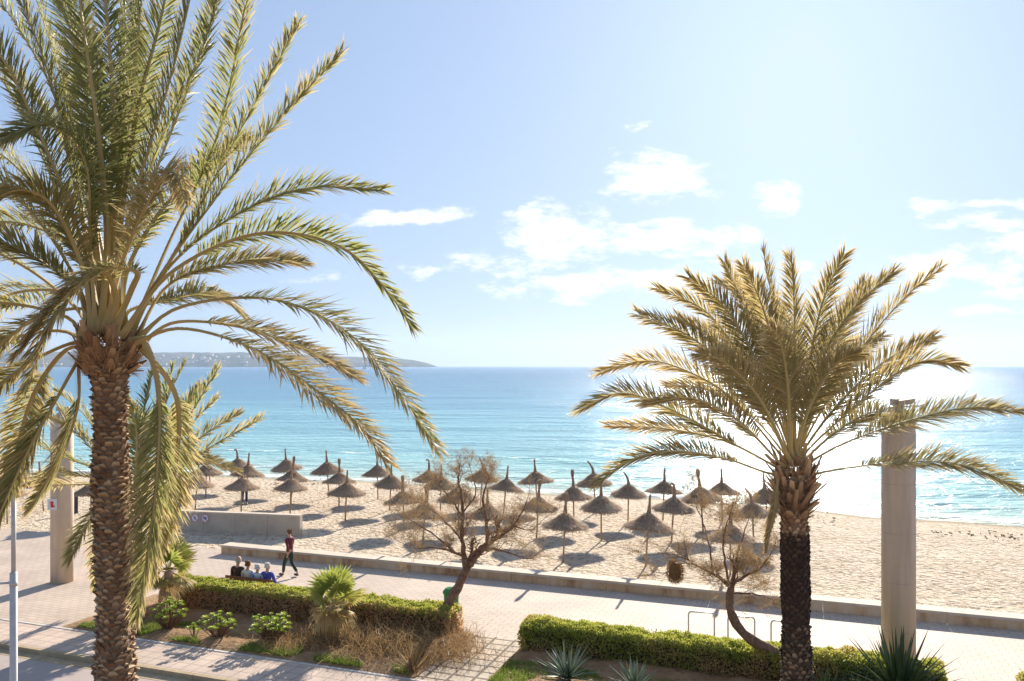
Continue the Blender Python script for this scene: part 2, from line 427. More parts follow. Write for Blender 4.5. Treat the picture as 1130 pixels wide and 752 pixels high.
# ---- sea
m, nt, bs = nodes('sea_water')
at = nt.nodes.new('ShaderNodeAttribute'); at.attribute_name = 'a'      # metres from the shore, log scale 0..1
lg = at.outputs['Fac']
big = tnoise(nt, .035, 4, .6, stretch=(.35, 1, 1, -rotT))
lg2 = math_(nt, 'ADD', lg, math_(nt, 'MULTIPLY', math_(nt, 'SUBTRACT', big.outputs['Fac'], .5), .16))
rc = ramp(nt, [(.0, (.55, .58, .46)), (.10, (.46, .62, .56)), (.28, (.32, .56, .57)), (.45, (.22, .46, .53)), (.62, (.12, .31, .43)), (.85, (.065, .20, .33))], lg2)
def sfoam():
    at2 = nt.nodes.new('ShaderNodeAttribute'); at2.attribute_name = 'foam'
    fn = tnoise(nt, 1.6, 6, .7, stretch=(.45, 1, 1, -rotT))
    f = math_(nt, 'ADD', at2.outputs['Fac'], math_(nt, 'MULTIPLY', math_(nt, 'SUBTRACT', fn.outputs['Fac'], .5), 2.4))
    return ramp(nt, [(.45, (0, 0, 0)), (.75, (1, 1, 1))], f).outputs[0]
fm = sfoam()
mc = nt.nodes.new('ShaderNodeMix'); mc.data_type = 'RGBA'; nt.links.new(fm, mc.inputs[0]); nt.links.new(rc.outputs[0], mc.inputs[6]); mc.inputs[7].default_value = (.82, .84, .80, 1)
nt.links.new(mc.outputs[2], bs.inputs['Base Color'])
bs.inputs['IOR'].default_value = 1.33; bs.inputs['Specular IOR Level'].default_value = .055
nt.links.new(math_(nt, 'ADD', math_(nt, 'MULTIPLY', fm, .5), .15), bs.inputs['Roughness'])
w1 = tnoise(nt, 1.5, 4, .6, stretch=(.42, 1.1, 1, -rotT)); w2 = tnoise(nt, .32, 4, .6, stretch=(.35, 1, 1, -rotT)); w3 = tnoise(nt, .05, 3, .6, stretch=(.3, 1, 1, -rotT))
k1 = nt.nodes.new('ShaderNodeBump'); k1.inputs['Strength'].default_value = 1; k1.inputs['Distance'].default_value = .45; nt.links.new(w1.outputs['Fac'], k1.inputs['Height'])
k2 = nt.nodes.new('ShaderNodeBump'); k2.inputs['Strength'].default_value = 1; k2.inputs['Distance'].default_value = .85; nt.links.new(w2.outputs['Fac'], k2.inputs['Height']); nt.links.new(k1.outputs[0], k2.inputs['Normal'])
k3 = nt.nodes.new('ShaderNodeBump'); k3.inputs['Strength'].default_value = 1; k3.inputs['Distance'].default_value = 2.5; nt.links.new(w3.outputs['Fac'], k3.inputs['Height']); nt.links.new(k2.outputs[0], k3.inputs['Normal'])
nt.links.new(k3.outputs[0], bs.inputs['Normal'])
MT['sea'] = m
vs = [-3+.3*k for k in range(0, 94)]
while vs[-1] < 9000: vs.append(vs[-1]*1.045+.3)
ts = [-90+k*.75 for k in range(300)]
waves = [(1.3, .10, .9, 1.0), (6.0, .20, .8, .95), (10.5, .16, .9, .6), (17.5, .22, .9, .75)]
b = MB(); foam = []; g = []
for t in ts:
    row = []; s = sn(t)
    fan = (t-10)/45.0
    for v_ in vs:
        z = SEA_Z; fo = 0
        for k, (wp, wh, ww, fs) in enumerate(waves):
            c = wp+1.1*noise.noise(V((t*.045, k*7.7, 1)))*(1+wp*.05)
            amp = max(0, .55+.9*noise.noise(V((t*.06, k*3.3+4, 2))))
            if k == 0: amp = .9
            d = (v_-c)/ww
            if abs(d) < 5:
                z += wh*amp*math.exp(-d*d*1.6)
                e = (v_-c+.25*ww) / (ww*(.8 if d < 0 else .45))
                fo = max(fo, fs*amp*math.exp(-e*e))
        if v_ > 3: z += .03*noise.noise(V((t*.5, v_*1.2, 0)))
        far = max(0, v_-60)
        p = TN(t+fan*far*1.25, s+v_ if v_ < 60 else s+v_, z)
        if v_ > 60:
            p = TN(t+fan*far*1.25, (s-46)*max(0, 1-far/300)+46+v_, z)
        lgv = math.log(1+max(v_, 0)/4)/math.log(1+1500/4)
        row.append(b.vert(p, min(1, lgv))); foam.append(min(1, fo))
    g.append(row)
for i in range(len(ts)-1):
    for j in range(len(vs)-1): b.face([g[i][j], g[i+1][j], g[i+1][j+1], g[i][j+1]])
o = b.build('sea', MT['sea'], smooth=True); o['kind'] = 'structure'
fa = o.data.attributes.new('foam', 'FLOAT', 'POINT'); fa.data.foreach_set('value', foam)

# ---- headland
m, nt, bs = nodes('hill_cover'); bs.inputs['Roughness'].default_value = 1; bs.inputs['Specular IOR Level'].default_value = 0
nn = tnoise(nt, .006, 6, .65)
r = ramp(nt, [(.4, (.05, .075, .04)), (.6, (.16, .14, .10))], nn.outputs['Fac']); nt.links.new(r.outputs[0], bs.inputs['Base Color'])
MT['hill'] = m
ridge = [(-900, 380), (-400, 384), (-100, 387), (0, 388), (165, 388.5), (230, 389), (300, 389.5), (350, 392), (400, 394), (430, 395), (455, 397), (468, 400), (474, 403.5), (480, 405)]
def rid(x):
    for (a, b_) in zip(ridge, ridge[1:]):
        if x <= b_[0]: return a[1]+(b_[1]-a[1])*(x-a[0])/(b_[0]-a[0])
    return 405
HZ = 6000; b = MB(); g = []
for i in range(0, 230):
    x = -900+i*6.0; h = 8+(404-rid(x))/F*(HZ+700); h = max(h, -2)
    row = []
    for j in range(0, 15):
        s = j/14; Y = HZ+s*1600
        prof = math.sin(min(1, s/.45)*math.pi/2)**.8 if s < .45 else math.cos((s-.45)/.55*math.pi/2)
        z = -2+(h+2)*prof*(1+.10*noise.noise(V((x*.03, s*3, 0)))+.06*noise.noise(V((x*.12, s*6, 3))))
        row.append(b.vert(((x-565)/F*(HZ+700*min(1, s/.45)), Y, z)))
    g.append(row)
for i in range(len(g)-1):
    for j in range(14): b.face([g[i][j], g[i][j+1], g[i+1][j+1], g[i+1][j]])
b.build('hills', MT['hill'], smooth=True)['kind'] = 'structure'
def hill_h(x, s):
    h = max(8+(404-rid(x))/F*(HZ+700), -2); prof = math.sin(min(1, s/.45)*math.pi/2)**.8
    return -2+(h+2)*prof*(1+.10*noise.noise(V((x*.03, s*3, 0)))+.06*noise.noise(V((x*.12, s*6, 3))))
rng = random.Random(11)
b = MB(); b.box(V((0, 0, 5)), V((11, 0, 0)), V((0, 9, 0)), V((0, 0, 6)))
hb = tag(b.build('coastal_building', MT['pillar']), 'tiny pale building on the distant headland across the bay', 'building', 'distant buildings on the headland')
first = True
for k in range(70):
    x = rng.choice([rng.uniform(-60, 440), rng.gauss(240, 50), rng.gauss(120, 60)]); x = min(x, 440); s = rng.uniform(.01, .2)
    q = hb if first else copy_tree(hb); first = False
    Y = HZ+s*1600; q.location = ((x-565)/F*(HZ+700*s/.45), Y, hill_h(x, s)-1); sc_ = rng.uniform(.6, 1.5); q.scale = (sc_*rng.uniform(.8, 2), sc_, sc_*rng.uniform(.7, 1.2))

# ---- promenade sea wall
WT0 = -300; WTL = TN(0, 0).x
tw_end = 23.6
b = MB(); k = -40.0
rs = random.Random(3)
while k < tw_end-.1:
    k2 = min(k+3.6, tw_end)
    b.box(TN((k+k2)/2, WALL_N+WALL_T/2, -.07+.14), T*((k2-k)/2-.006), N*(WALL_T/2-.03), V((0, 0, .21)), 0)
    k = k2
wm, nt, bs = nodes('wall_face'); bs.inputs['Roughness'].default_value = .9; bs.inputs['Specular IOR Level'].default_value = .2
na = tnoise(nt, 1.5, 6, .7, stretch=(1, 1, .35)); nb_ = tnoise(nt, .35, 4, .6); 
r = ramp(nt, [(.40, (.34, .18, .09)), (.5, (.58, .40, .24)), (.60, (.64, .51, .37))], math_(nt, 'ADD', math_(nt, 'MULTIPLY', na.outputs['Fac'], .6), math_(nt, 'MULTIPLY', nb_.outputs['Fac'], .4)))
nt.links.new(r.outputs[0], bs.inputs['Base Color']); nb2 = tnoise(nt, 25, 5, .7); bump(nt, bs, nb2.outputs['Fac'], .4, .01)
root = empty('seawall', TN(0, WALL_N+.3, 0), 'low concrete seat wall with stained face between promenade and beach', 'wall')
b.build('wall_face', wm, root)
b = MB(); k = -40.0
while k < tw_end-.1:
    k2 = min(k+3.6, tw_end)
    b.box(TN((k+k2)/2, WALL_N+WALL_T/2, WALL_H-.04), T*((k2-k)/2-.004), N*(WALL_T/2), V((0, 0, .045)), 0)
    k = k2
b.build('coping', MT['walltop'], root)

# ---- beach ramp wall with two round signs
p0 = G(190, 586, SAND_Z); p1 = G(331, 592, SAND_Z); d = (p1-p0).normalized(); q = V((-d.y, d.x, 0)); L_ = (p1-p0).length
root = empty('ramp_wall', (p0+p1)/2, 'grey concrete ramp wall standing on the sand behind the bench', 'wall')
b = MB(); nseg = 4
for k in range(nseg):
    c = p0+d*(L_*(k+.5)/nseg)+q*.15; c.z = .35
    b.box(c, d*(L_/nseg/2-.008), q*.14, V((0, 0, .47)))
b.build('wall_face', MT['concrete'], root)
b = MB(); c = (p0+p1)/2+q*.15; c.z = .86; b.box(c, d*(L_/2), q*.17, V((0, 0, .04))); b.build('coping', MT['walltop'], root)
for k, (px, col, lab) in enumerate(((216, 'red', 'left of the two round prohibition signs on the beach ramp wall'), (227.5, 'red', 'right of the two round prohibition signs on the beach ramp wall'))):
    c = p0+d*((px-190)/141*L_)-q*.01; c.z = .58
    r_ = empty('round_sign', c, lab, 'sign', 'round signs on the ramp wall')
    def disc(r0, r1, off, m_, nm):
        b = MB(); n_ = 24
        if r0 == 0:
            b.face([b.vert(c-q*off+d*r1*math.cos(a)+V((0, 0, r1*math.sin(a)))) for a in [2*math.pi*j/n_ for j in range(n_)]])
            b.face([b.vert(c-q*(off-.008)+d*r1*math.cos(a)+V((0, 0, r1*math.sin(a)))) for a in [2*math.pi*j/n_ for j in range(n_)]][::-1])
        else:
            ri = [b.vert(c-q*off+d*r0*math.cos(a)+V((0, 0, r0*math.sin(a)))) for a in [2*math.pi*j/n_ for j in range(n_)]]
            ro = [b.vert(c-q*off+d*r1*math.cos(a)+V((0, 0, r1*math.sin(a)))) for a in [2*math.pi*j/n_ for j in range(n_)]]
            for j in range(n_): b.face([ri[j], ro[j], ro[(j+1) % n_], ri[(j+1) % n_]])
        return b.build(nm, m_, r_)
    pl_ = disc(0, .21, .012, MT['white'], 'plate'); disc(.165, .205, .018, MT['faded'], 'ring').parent = pl_
    b = MB(); e1 = (d+V((0, 0, -1))).normalized(); e2 = (d+V((0, 0, 1))).normalized()
    b.box(c-q*.024, e1*.16, e2*.018, q*.003); b.build('slash', MT['faded'], r_).parent = pl_
    b = MB(); b.box(c-q*.021, d*.035, V((0, 0, .07)), q*.002)
    if k: b.box(c-q*.021+V((0, 0, .02)), d*.1, V((0, 0, .03)), q*.0025)
    b.build('pictogram', MT['blue'], r_).parent = pl_

# ================================================================ PALMS
def make_frond(root, pts, L=.42, npairs=80, seed=0, twist=0., dry=.3, lift=.35, droop=.25, m=None, w=.022, rw=.035, start=.2, out=None):
    rng = random.Random(seed); b = MB()
    ln = crom(pts, 60); ln = resample(ln, 60)
    base = ln[0]; tip = ln[-1]
    h = V((tip.x-base.x, tip.y-base.y, 0))
    if out is not None: h = V(out)
    if h.length < .2: h = V((rng.uniform(-1, 1), rng.uniform(-1, 1), 0))
    h.normalize()
    side0 = h.cross(V((0, 0, 1)))
    n = len(ln)
    fr = []
    for k in range(n):
        t = (ln[min(k+1, n-1)]-ln[max(k-1, 0)]).normalized()
        s = side0-t*side0.dot(t)
        if s.length < .05: s = t.orthogonal()
        s.normalize(); s = Matrix.Rotation(twist*(k/n)**.7, 3, t) @ s
        fr.append((t, s, s.cross(t)))
    # rachis
    prev = None
    for k in range(0, n, 2):
        u = k/(n-1); r = rw*(1-u)**.8+.004
        if u < .08: r *= 1+(.08-u)*14
        t, s, nn_ = fr[k]
        ring = [b.vert(ln[k]+s*r*a_+nn_*r*c_, .5) for a_, c_ in ((-1, 0), (0, -.75), (1, 0), (0, .35))]
        if prev:
            for j in range(4): b.face([prev[j], prev[(j+1) % 4], ring[(j+1) % 4], ring[j]], 1)
        else: b.face(ring[::-1], 1)
        prev = ring
    b.face(prev, 1)
    total = sum((ln[i+1]-ln[i]).length for i in range(n-1))
    grav = V((0, 0, -1))
    for i in range(npairs):
        u = start+(1-start)*(i+rng.random()*.8)/npairs; u = min(u, .995)
        k = u*(n-1); i0 = min(int(k), n-2); f = k-i0
        p = ln[i0].lerp(ln[i0+1], f); t, s, nn_ = fr[i0]
        uu = (u-start)/(1-start)
        prof = min(1, .35+uu*2.6)*(1-.55*max(0, uu-.45)/.55)
        ang = R(52)-R(30)*uu**1.2
        for sg in (-1, 1):
            if rng.random() < .05: continue
            l = L*prof*rng.uniform(.75, 1.12); a = ang+rng.gauss(0, .13)
            lf = lift*rng.uniform(.1, 1.6)
            dv = (t*math.cos(a)+s*sg*math.sin(a)+nn_*lf*1.0).normalized()
            if nn_.z < 0 and rng.random() < .0: dv = -dv
            wd = dv.cross(nn_+s*rng.uniform(-.9, .9)*1.0)
            if wd.length < .01: continue
            wd.normalize(); wd *= w*rng.uniform(.7, 1.2)*.5
            q0 = p+s*sg*.008
            dr = droop*rng.uniform(.4, 1.5)
            q1 = q0+dv*l*.45+grav*dr*l*.10
            dv2 = (dv+grav*dr).normalized(); q2 = q1+dv2*l*.55
            dd = min(1, max(0, dry+rng.gauss(0, .16)+.15*uu))
            i_ = [b.vert(q0-wd*.5, dd), b.vert(q0+wd*.5, dd), b.vert(q1+wd, dd+.03), b.vert(q1-wd, dd+.03), b.vert(q2, min(1, dd+.38))]
            b.face([i_[0], i_[1], i_[2], i_[3]], 0); b.face([i_[3], i_[2], i_[4]], 0)
    # spines on the petiole
    for i in range(14):
        u = .07+(start-.07)*i/14; i0 = int(u*(n-1)); t, s, nn_ = fr[i0]
        for sg in (-1, 1):
            p = ln[i0]; dv = (t*.8+s*sg*.6+nn_*.3).normalized()*L*.22*(.4+i/14)
            wd = t*.006
            b.face([b.vert(p-wd, .9), b.vert(p+wd, .9), b.vert(p+dv, 1)], 0)
    return b.build('frond', [m or MT['frond'], MT['rachis']], root)

def arch(base, az, up, length, sag, rng, side=0):
    """points of an arching frond: azimuth az, initial elevation up, total sag"""
    pts = [base]; p = base.copy(); e = up; a = az; st = length/5
    for k in range(5):
        d = V((math.cos(a)*math.cos(e), math.sin(a)*math.cos(e), math.sin(e)))
        p = p+d*st; pts.append(p.copy()); e -= sag/5*(.5+k*.25); a += side/5
    return pts

def palm_trunk(root, base, top, r0, r1, rows_h, per, bands=None, seed=1, mats=None, jut=.03, bend=0, belly=None):
    """core + rows of leaf-base scales; bands: list of (z0,z1,material_index,jut)"""
    rng = random.Random(seed); b = MB(); Ht = top.z-base.z
    def ctr(z):
        u = (z-base.z)/Ht
        return base.lerp(top, u)+V((bend*math.sin(u*math.pi), bend*.4*math.sin(u*2*math.pi), 0))
    def rad(z):
        u = (z-base.z)/Ht
        r = r0+(r1-r0)*u+.015*math.sin(z*2.3)+.01*math.sin(z*5.1)
        if u < .05: r += (.05-u)*2.5
        if belly: r += belly(z)
        return r
    n = 20; zs = [base.z-.1+k*.12 for k in range(int(Ht/.12)+2)]; prev = None
    def bi(z):
        for (z0, z1, mi, jj) in (bands or []):
            if z0 <= z < z1: return mi, jj
        return 0, jut
    for z in zs:
        c = ctr(z); r = rad(z)*.94
        ring = [b.vert((c.x+r*math.cos(a), c.y+r*math.sin(a), z), .1) for a in [2*math.pi*j/n for j in range(n)]]
        if prev:
            for j in range(n): b.face([prev[j], prev[(j+1) % n], ring[(j+1) % n], ring[j]], bi(z)[0])
        prev = ring
    b.face(prev, 0)
    z = base.z; k = 0
    while z < top.z:
        mi, jj = bi(z); c = ctr(z); r = rad(z)
        for j in range(per):
            a = 2*math.pi*(j+.5*(k % 2)+rng.uniform(-.18, .18))/per
            hw = math.pi/per*rng.uniform(.6, 1.25); zz = z+rng.uniform(-.02, .02); hh = rows_h*rng.uniform(.8, 1.5)
            o = r+jj*rng.uniform(.0, 1.1); v = rng.random()**1.3
            def pt(an, rr, z_, vv): return b.vert((c.x+rr*math.cos(an), c.y+rr*math.sin(an), z_), vv)
            A = pt(a-hw, r*.95, zz, v*.3); B = pt(a+hw, r*.95, zz, v*.3)
            Cc = pt(a+hw*.55, o, zz+hh*rng.uniform(.6, 1), v); D = pt(a-hw*.55, o, zz+hh*rng.uniform(.6, 1), v)
            E = pt(a, r*.92, zz+hh*1.15, v*.2)
            b.face([A, B, Cc, D], mi); b.face([D, Cc, E], mi); b.face([B, E, Cc], mi); b.face([A, D, E], mi)
        z += rows_h; k += 1
    return b.build('trunk', mats or [MT['trunk']], root), ctr, rad

def boots(root, c, r, z0, z1, n, length, seed, m, name='leaf_base', flare=.5):
    """cut petiole stubs wrapped around the crown base"""
    rng = random.Random(seed); b = MB()
    for k in range(n):
        u = k/n; a = k*2.39996; z = z0+(z1-z0)*u
        rr = r*(1+flare*.5*math.sin(u*math.pi*.8)); el = R(35)+R(35)*u+rng.uniform(-.15, .15)
        d = V((math.cos(a)*math.cos(el), math.sin(a)*math.cos(el), math.sin(el))); s = V((-math.sin(a), math.cos(a), 0)); nn_ = d.cross(s)
        a += rng.uniform(-.25, .25); z += rng.uniform(-.05, .05)
        d = (d+V((rng.gauss(0, .16), rng.gauss(0, .16), rng.gauss(0, .16)))).normalized(); s = Matrix.Rotation(rng.gauss(0, .3), 3, d) @ s; nn_ = d.cross(s)
        p = V((c.x+rr*.75*math.cos(a), c.y+rr*.75*math.sin(a), z)); l = length*rng.uniform(.35, 1.7); w = .065*rng.uniform(.6, 1.5); v = rng.random()
        ring0 = [b.vert(p+s*w*x+nn_*w*.45*y, v*.3) for x, y in ((-1, 0), (-.3, .8), (.3, .8), (1, 0), (.3, -.6), (-.3, -.6))]
        w2 = w*rng.uniform(.25, .7)
        ring1 = [b.vert(p+d*l+s*w2*x+nn_*w2*.4*y, v) for x, y in ((-1, 0), (-.3, .8), (.3, .8), (1, 0), (.3, -.6), (-.3, -.6))]
        for j in range(6): b.face([ring0[j], ring0[(j+1) % 6], ring1[(j+1) % 6], ring1[j]])
        b.face(ring1)
        # fibre
        for q in range(22):
            aa = a+rng.uniform(-.3, .3); pp = V((c.x+rr*.8*math.cos(aa), c.y+rr*.8*math.sin(aa), z+rng.uniform(-.05, .1)))
            dd = (d+V((rng.uniform(-.5, .5), rng.uniform(-.5, .5), rng.uniform(-.9, .2)))).normalized()*rng.uniform(.08, .3)
            fv = rng.random()*.7; b.face([b.vert(pp-s*.007, fv), b.vert(pp+s*.007, fv), b.vert(pp+dd, fv+.2)])
    return b.build(name, m, root)

# ---------- big left palm
LZ = 11.0; S = F/LZ
cl = P(120, 362, LZ)
root = empty('palm_tree', (cl.x, cl.y, -.05), 'largest palm tree, close at the left edge, tall scaly trunk and huge arching fronds', 'palm tree')
top = V((cl.x, cl.y, cl.z-.25)); basep = V((P(131, 600, LZ).x+.04, cl.y, -.05))
palm_trunk(root, basep, top, .252, .215, .052, 10, seed=2, mats=[MT['trunk']], jut=.05, belly=lambda z: .14*max(0, min(1, (z-(top.z-.55))/.5)))
boots(root, top, .34, top.z-.38, top.z+.12, 75, .2, 5, MT['boot'], 'leaf_base_collar', .5)
def pf(lst, base, Z, dz):
    """pixel path -> world path; the depth drifts by dz metres towards the tip"""
    pts = [base]; n_ = len(lst)
    for i, (x, y) in enumerate(lst):
        u = (i+1)/n_; pts.append(P(x, y, Z+dz*u**1.3))
    return pts
LF = [ # path, depth drift, twist, dry
 ([(185,270),(240,150),(272,0),(285,-50)], .9, .9, .30), ([(200,265),(262,150),(330,26)], .2, 1.0, .38), ([(205,262),(285,160),(379,56)], -.3, 1.1, .38),
 ([(190,290),(270,232),(345,207),(422,210)], .5, 1.0, .28), ([(190,300),(285,258),(375,272),(430,325),(455,362)], -.6, -.9, .16),
 ([(185,315),(245,292),(300,288),(335,290)], 1.4, .9, .50), ([(200,338),(300,330),(385,368),(440,432),(484,498)], .3, .8, .45),
 ([(195,355),(270,362),(340,388),(396,418)], 1.1, .7, .62), ([(200,362),(280,385),(350,432),(400,472),(428,512)], -.4, .7, .62),
 ([(156,372),(175,430),(172,540),(152,680)], -.35, 1.2, .35), ([(150,380),(195,440),(190,540),(165,640)], .4, -1.0, .52),
 ([(90,390),(62,440),(30,500),(-6,580)], -.8, 1.0, .42), ([(88,395),(85,450),(62,520),(35,560)], .5, -1.2, .45), ([(80,378),(30,402),(-20,445),(-70,520)], -.5, .9, .5),
 ([(70,365),(20,372),(-40,400),(-120,470)], .6, .9, .45), ([(75,350),(10,335),(-60,340),(-160,390)], -.4, 1.0, .4), ([(80,335),(20,290),(-60,262),(-160,270)], .6, 1.0, .32),
 ([(85,310),(40,240),(-20,190),(-110,150)], -.3, .9, .3), ([(90,290),(55,190),(10,100),(-50,20)], .7, 1.0, .25), ([(98,280),(75,170),(50,70),(5,-40)], -.2, .9, .2),
 ([(108,270),(100,150),(80,40),(45,-80)], .6, .8, .15), ([(118,270),(125,140),(118,20),(105,-110)], -.3, .6, .18), ([(125,270),(142,150),(152,40),(165,-90)], .5, -.8, .2),
 ([(132,275),(165,160),(195,60),(225,-70)], -.5, .8, .3), ([(138,280),(175,180),(210,90),(250,-30)], 1.0, -.9, .25),
 ([(100,270),(95,180),(55,138),(-5,155)], -1.6, -.9, .25), ([(135,290),(165,220),(190,190),(205,225)], -1.7, .8, .6), ([(92,300),(60,230),(20,210),(-30,235)], -1.5, .8, .45),
 ([(145,320),(150,300),(110,300),(60,350),(30,430)], -1.9, .5, .5), ([(128,330),(112,300),(70,330),(20,390)], -1.7, .9, .62),
 ([(110,285),(90,200),(40,110),(-15,60)], 1.8, .8, .3), ([(140,300),(180,230),(230,180),(275,150)], 2.2, .9, .4), ([(120,280),(135,190),(150,100),(150,10)], 2.5, .2, .3),
 ([(100,330),(50,320),(0,330),(-50,370)], 2.0, .9, .42), ([(140,345),(190,330),(235,325),(270,350)], 2.4, .8, .5), ([(105,300),(60,260),(5,245),(-50,260)], 1.0, .8, .35),
 ([(100,275),(70,130),(20,30),(-30,-30)], .3, .9, .2), ([(105,275),(95,120),(70,0),(40,-90)], 1.2, -.7, .2), ([(130,280),(150,130),(180,10),(195,-90)], 1.4, .9, .28),
 ([(112,270),(85,160),(60,60),(20,-60)], 1.5, 1.1, .2), ([(118,270),(110,160),(95,50),(75,-90)], -1.0, 1.1, .2), 
 ([(125,275),(135,150),(138,10),(135,-120)], 1.1, 1.2, .18), ([(135,275),(180,150),(225,50),(250,-60)], .2, 1.1, .3), ([(95,280),(45,150),(0,60),(-70,-30)], -1.0, 1.1, .25), ([(100,290),(50,220),(0,170),(-60,150)], 1.4, 1.1, .3),
 ([(85,320),(30,280),(-10,270),(-60,300)], -.8, -1.0, .4),
 ([(75,385),(40,430),(20,490),(12,545)], 1.0, .7, .55), ([(90,340),(25,360),(-30,420),(-60,500)], -1.0, .9, .5),
]
for i, (pth, dz, tw, dr) in enumerate(LF):
    a = math.atan2(pth[0][1]-362, pth[0][0]-120)
    bp = V((cl.x+.30*math.cos(a), cl.y+(.22 if dz > 0 else -.22)*min(1, abs(dz)), top.z+.02-.16*math.sin(a)))
    make_frond(root, pf(pth, bp, LZ, dz), L=.54, npairs=210, seed=100+i, twist=tw, dry=dr, lift=.35, droop=.22+(.25 if abs(dz) > 1.4 else 0), m=MT['frond'], w=.024, rw=.042, start=.30)

# ---------- right palm
RZ = 18.2
cr = P(876, 522, RZ)
root = empty('palm_tree', (cr.x, cr.y, 0.05), 'right-hand palm tree with dark trunk band and upswept golden fronds, beside the concrete column', 'palm tree')
top = V((cr.x, cr.y, cr.z-.1)); basep = V((P(880, 740, RZ).x, cr.y, .03))
zz1 = P(880, 590, RZ).z; zz0 = P(880, 690, RZ).z
palm_trunk(root, basep, top, .33, .30, .085, 13, bands=[(zz0, zz1, 1, .02), (-1, zz0, 2, .05)], seed=4, mats=[MT['boot'], MT['trunkdark'], MT['trunkmid']], jut=.05, belly=lambda z: .14*max(0, min(1, (z-(top.z-.9))/.9)))
boots(root, top, .42, top.z-.85, top.z+.35, 110, .34, 9, MT['boot'], 'leaf_base_collar', .3)
RF = [
 ([(861,517),(803,486),(746,455),(688,434),(640,452)], -.6, .9, .35), ([(848,522),(803,507),(746,498),(699,507),(659,533)], -1.0, .9, .42),
 ([(854,513),(803,488),(740,474),(672,470)], 1.4, .8, .62), ([(861,501),(803,436),(746,405),(707,399),(661,411)], .5, .9, .55),
 ([(861,486),(815,424),(765,374),(705,347)], -.5, 1.0, .42), ([(863,480),(820,400),(780,345),(724,318)], .8, .9, .45), ([(866,480),(835,400),(800,340),(760,306)], -.9, 1.0, .38),
 ([(868,480),(845,400),(825,345),(799,289)], .6, 1.0, .42), ([(870,480),(855,390),(840,335),(820,292)], -1.2, .9, .42), ([(872,480),(862,380),(850,320),(842,276)], .7, 1.0, .4),
 ([(877,480),(877,380),(876,330),(873,283)], -.8, 1.1, .42), ([(882,480),(893,400),(909,330),(932,280)], .5, 1.0, .42), ([(884,480),(905,400),(942,340),(987,300)], -.8, .9, .42),
 ([(886,490),(920,430),(962,370),(1002,325),(1038,296)], -.2, -1.0, .5), ([(888,495),(922,450),(975,400),(1032,371)], 1.0, .9, .5), ([(888,500),(930,460),(985,415),(1022,398),(1060,404)], -.9, -.9, .4),
 ([(890,512),(930,490),(1000,465),(1070,450),(1130,455)], .3, .9, .38), ([(893,524),(930,517),(1000,510),(1065,514),(1138,545)], -.6, .9, .42),
 ([(868,500),(838,440),(800,400),(770,390)], -2.6, .9, .5), ([(872,490),(870,430),(862,380),(850,360)], -3.0, .8, .45), ([(880,490),(898,440),(925,400),(950,390)], -2.6, -.8, .45),
 ([(865,500),(830,460),(780,430),(735,425)], 2.6, .8, .5), ([(874,480),(868,400),(862,350),(852,330)], 3.0, .6, .4), ([(884,490),(910,430),(940,390),(975,370)], 3.0, .8, .45),
 ([(858,508),(815,465),(765,440),(715,445)], -1.8, .8, .5), ([(890,505),(925,475),(965,455),(1005,462)], 2.4, .8, .5), ([(862,490),(825,420),(790,375),(748,350)], 1.8, -.8, .5),
 ([(870,485),(850,395),(822,330),(790,310)], 1.6, -.7, .42), ([(885,485),(908,410),(935,350),(955,310)], 1.6, .7, .45),
 ([(860,520),(855,560),(848,590),(846,610)], -1.0, .6, .85),
]
for i, (pth, dz, tw, dr) in enumerate(RF):
    a = math.atan2(pth[0][1]-522, pth[0][0]-876)
    bp = V((cr.x+.22*math.cos(a), cr.y+(.22 if dz > 0 else -.22)*min(1, abs(dz)), top.z+.15-.15*math.sin(a)))
    make_frond(root, pf(pth, bp, RZ, dz), L=.78 if i < 29 else .25, npairs=185, seed=300+i, twist=tw, dry=dr, lift=.25, droop=.18, m=MT['frond2'], w=.031, rw=.042, start=.26)

# ---------- small palm behind the big trunk
SZ = 25.7
cs_ = P(146, 548, SZ)
root = empty('palm_tree', (cs_.x, cs_.y, .05), 'smaller palm tree half hidden behind the big left trunk', 'palm tree')
top = V((cs_.x, cs_.y, cs_.z)); basep = V((cs_.x, cs_.y, .05))
palm_trunk(root, basep, top, .3, .26, .09, 12, seed=6, mats=[MT['trunk']], jut=.05)
boots(root, top, .36, top.z-.5, top.z+.2, 60, .3, 12, MT['boot'], 'leaf_base_collar', .4)
SF = [([(180,530),(235,492),(287,462)], -.5, 1.0, .5), ([(170,520),(205,465),(241,406)], .6, .9, .3), ([(175,520),(210,470),(241,438)], -.6, .9, .45), ([(160,500),(178,450),(190,405)], .3, .8, .12),
      ([(155,500),(160,450),(168,410)], -.8, .8, .12), ([(110,520),(60,500),(5,470)], .5, .9, .4), ([(115,530),(60,525),(0,545)], -.6, .8, .5), ([(125,510),(95,460),(60,430)], .4, .9, .35),
      ([(120,550),(95,580),(75,620)], -.8, 1, .4), ([(130,500),(120,440),(115,400)], 1, .7, .25), ([(118,515),(75,470),(25,450)], -1, .9, .5), ([(165,560),(190,590),(200,640)], 1.0, .8, .5),
      ([(120,535),(50,535),(-10,528)], 1.2, .9, .6), ([(130,560),(110,600),(105,650)], 1, .9, .5), ([(165,520),(215,505),(262,520)], 2.0, .9, .5), ([(150,520),(150,470),(140,440)], -2.5, .5, .3),
      ([(172,510),(200,455),(222,425)], 1.2, 1, .4), ([(165,500),(185,440),(205,400)], -1.2, 1, .25), ([(178,520),(225,480),(265,455)], 1.0, -.9, .45), ([(115,505),(70,455),(40,420)], 1.2, 1, .35)]
for i, (pth, dz, tw, dr) in enumerate(SF):
    make_frond(root, pf(pth, top+V((0, 0, .05)), SZ, dz), L=.75, npairs=100, seed=500+i, twist=tw, dry=dr, lift=.3, droop=.2, m=MT['frond'], w=.05, rw=.045, start=.2)

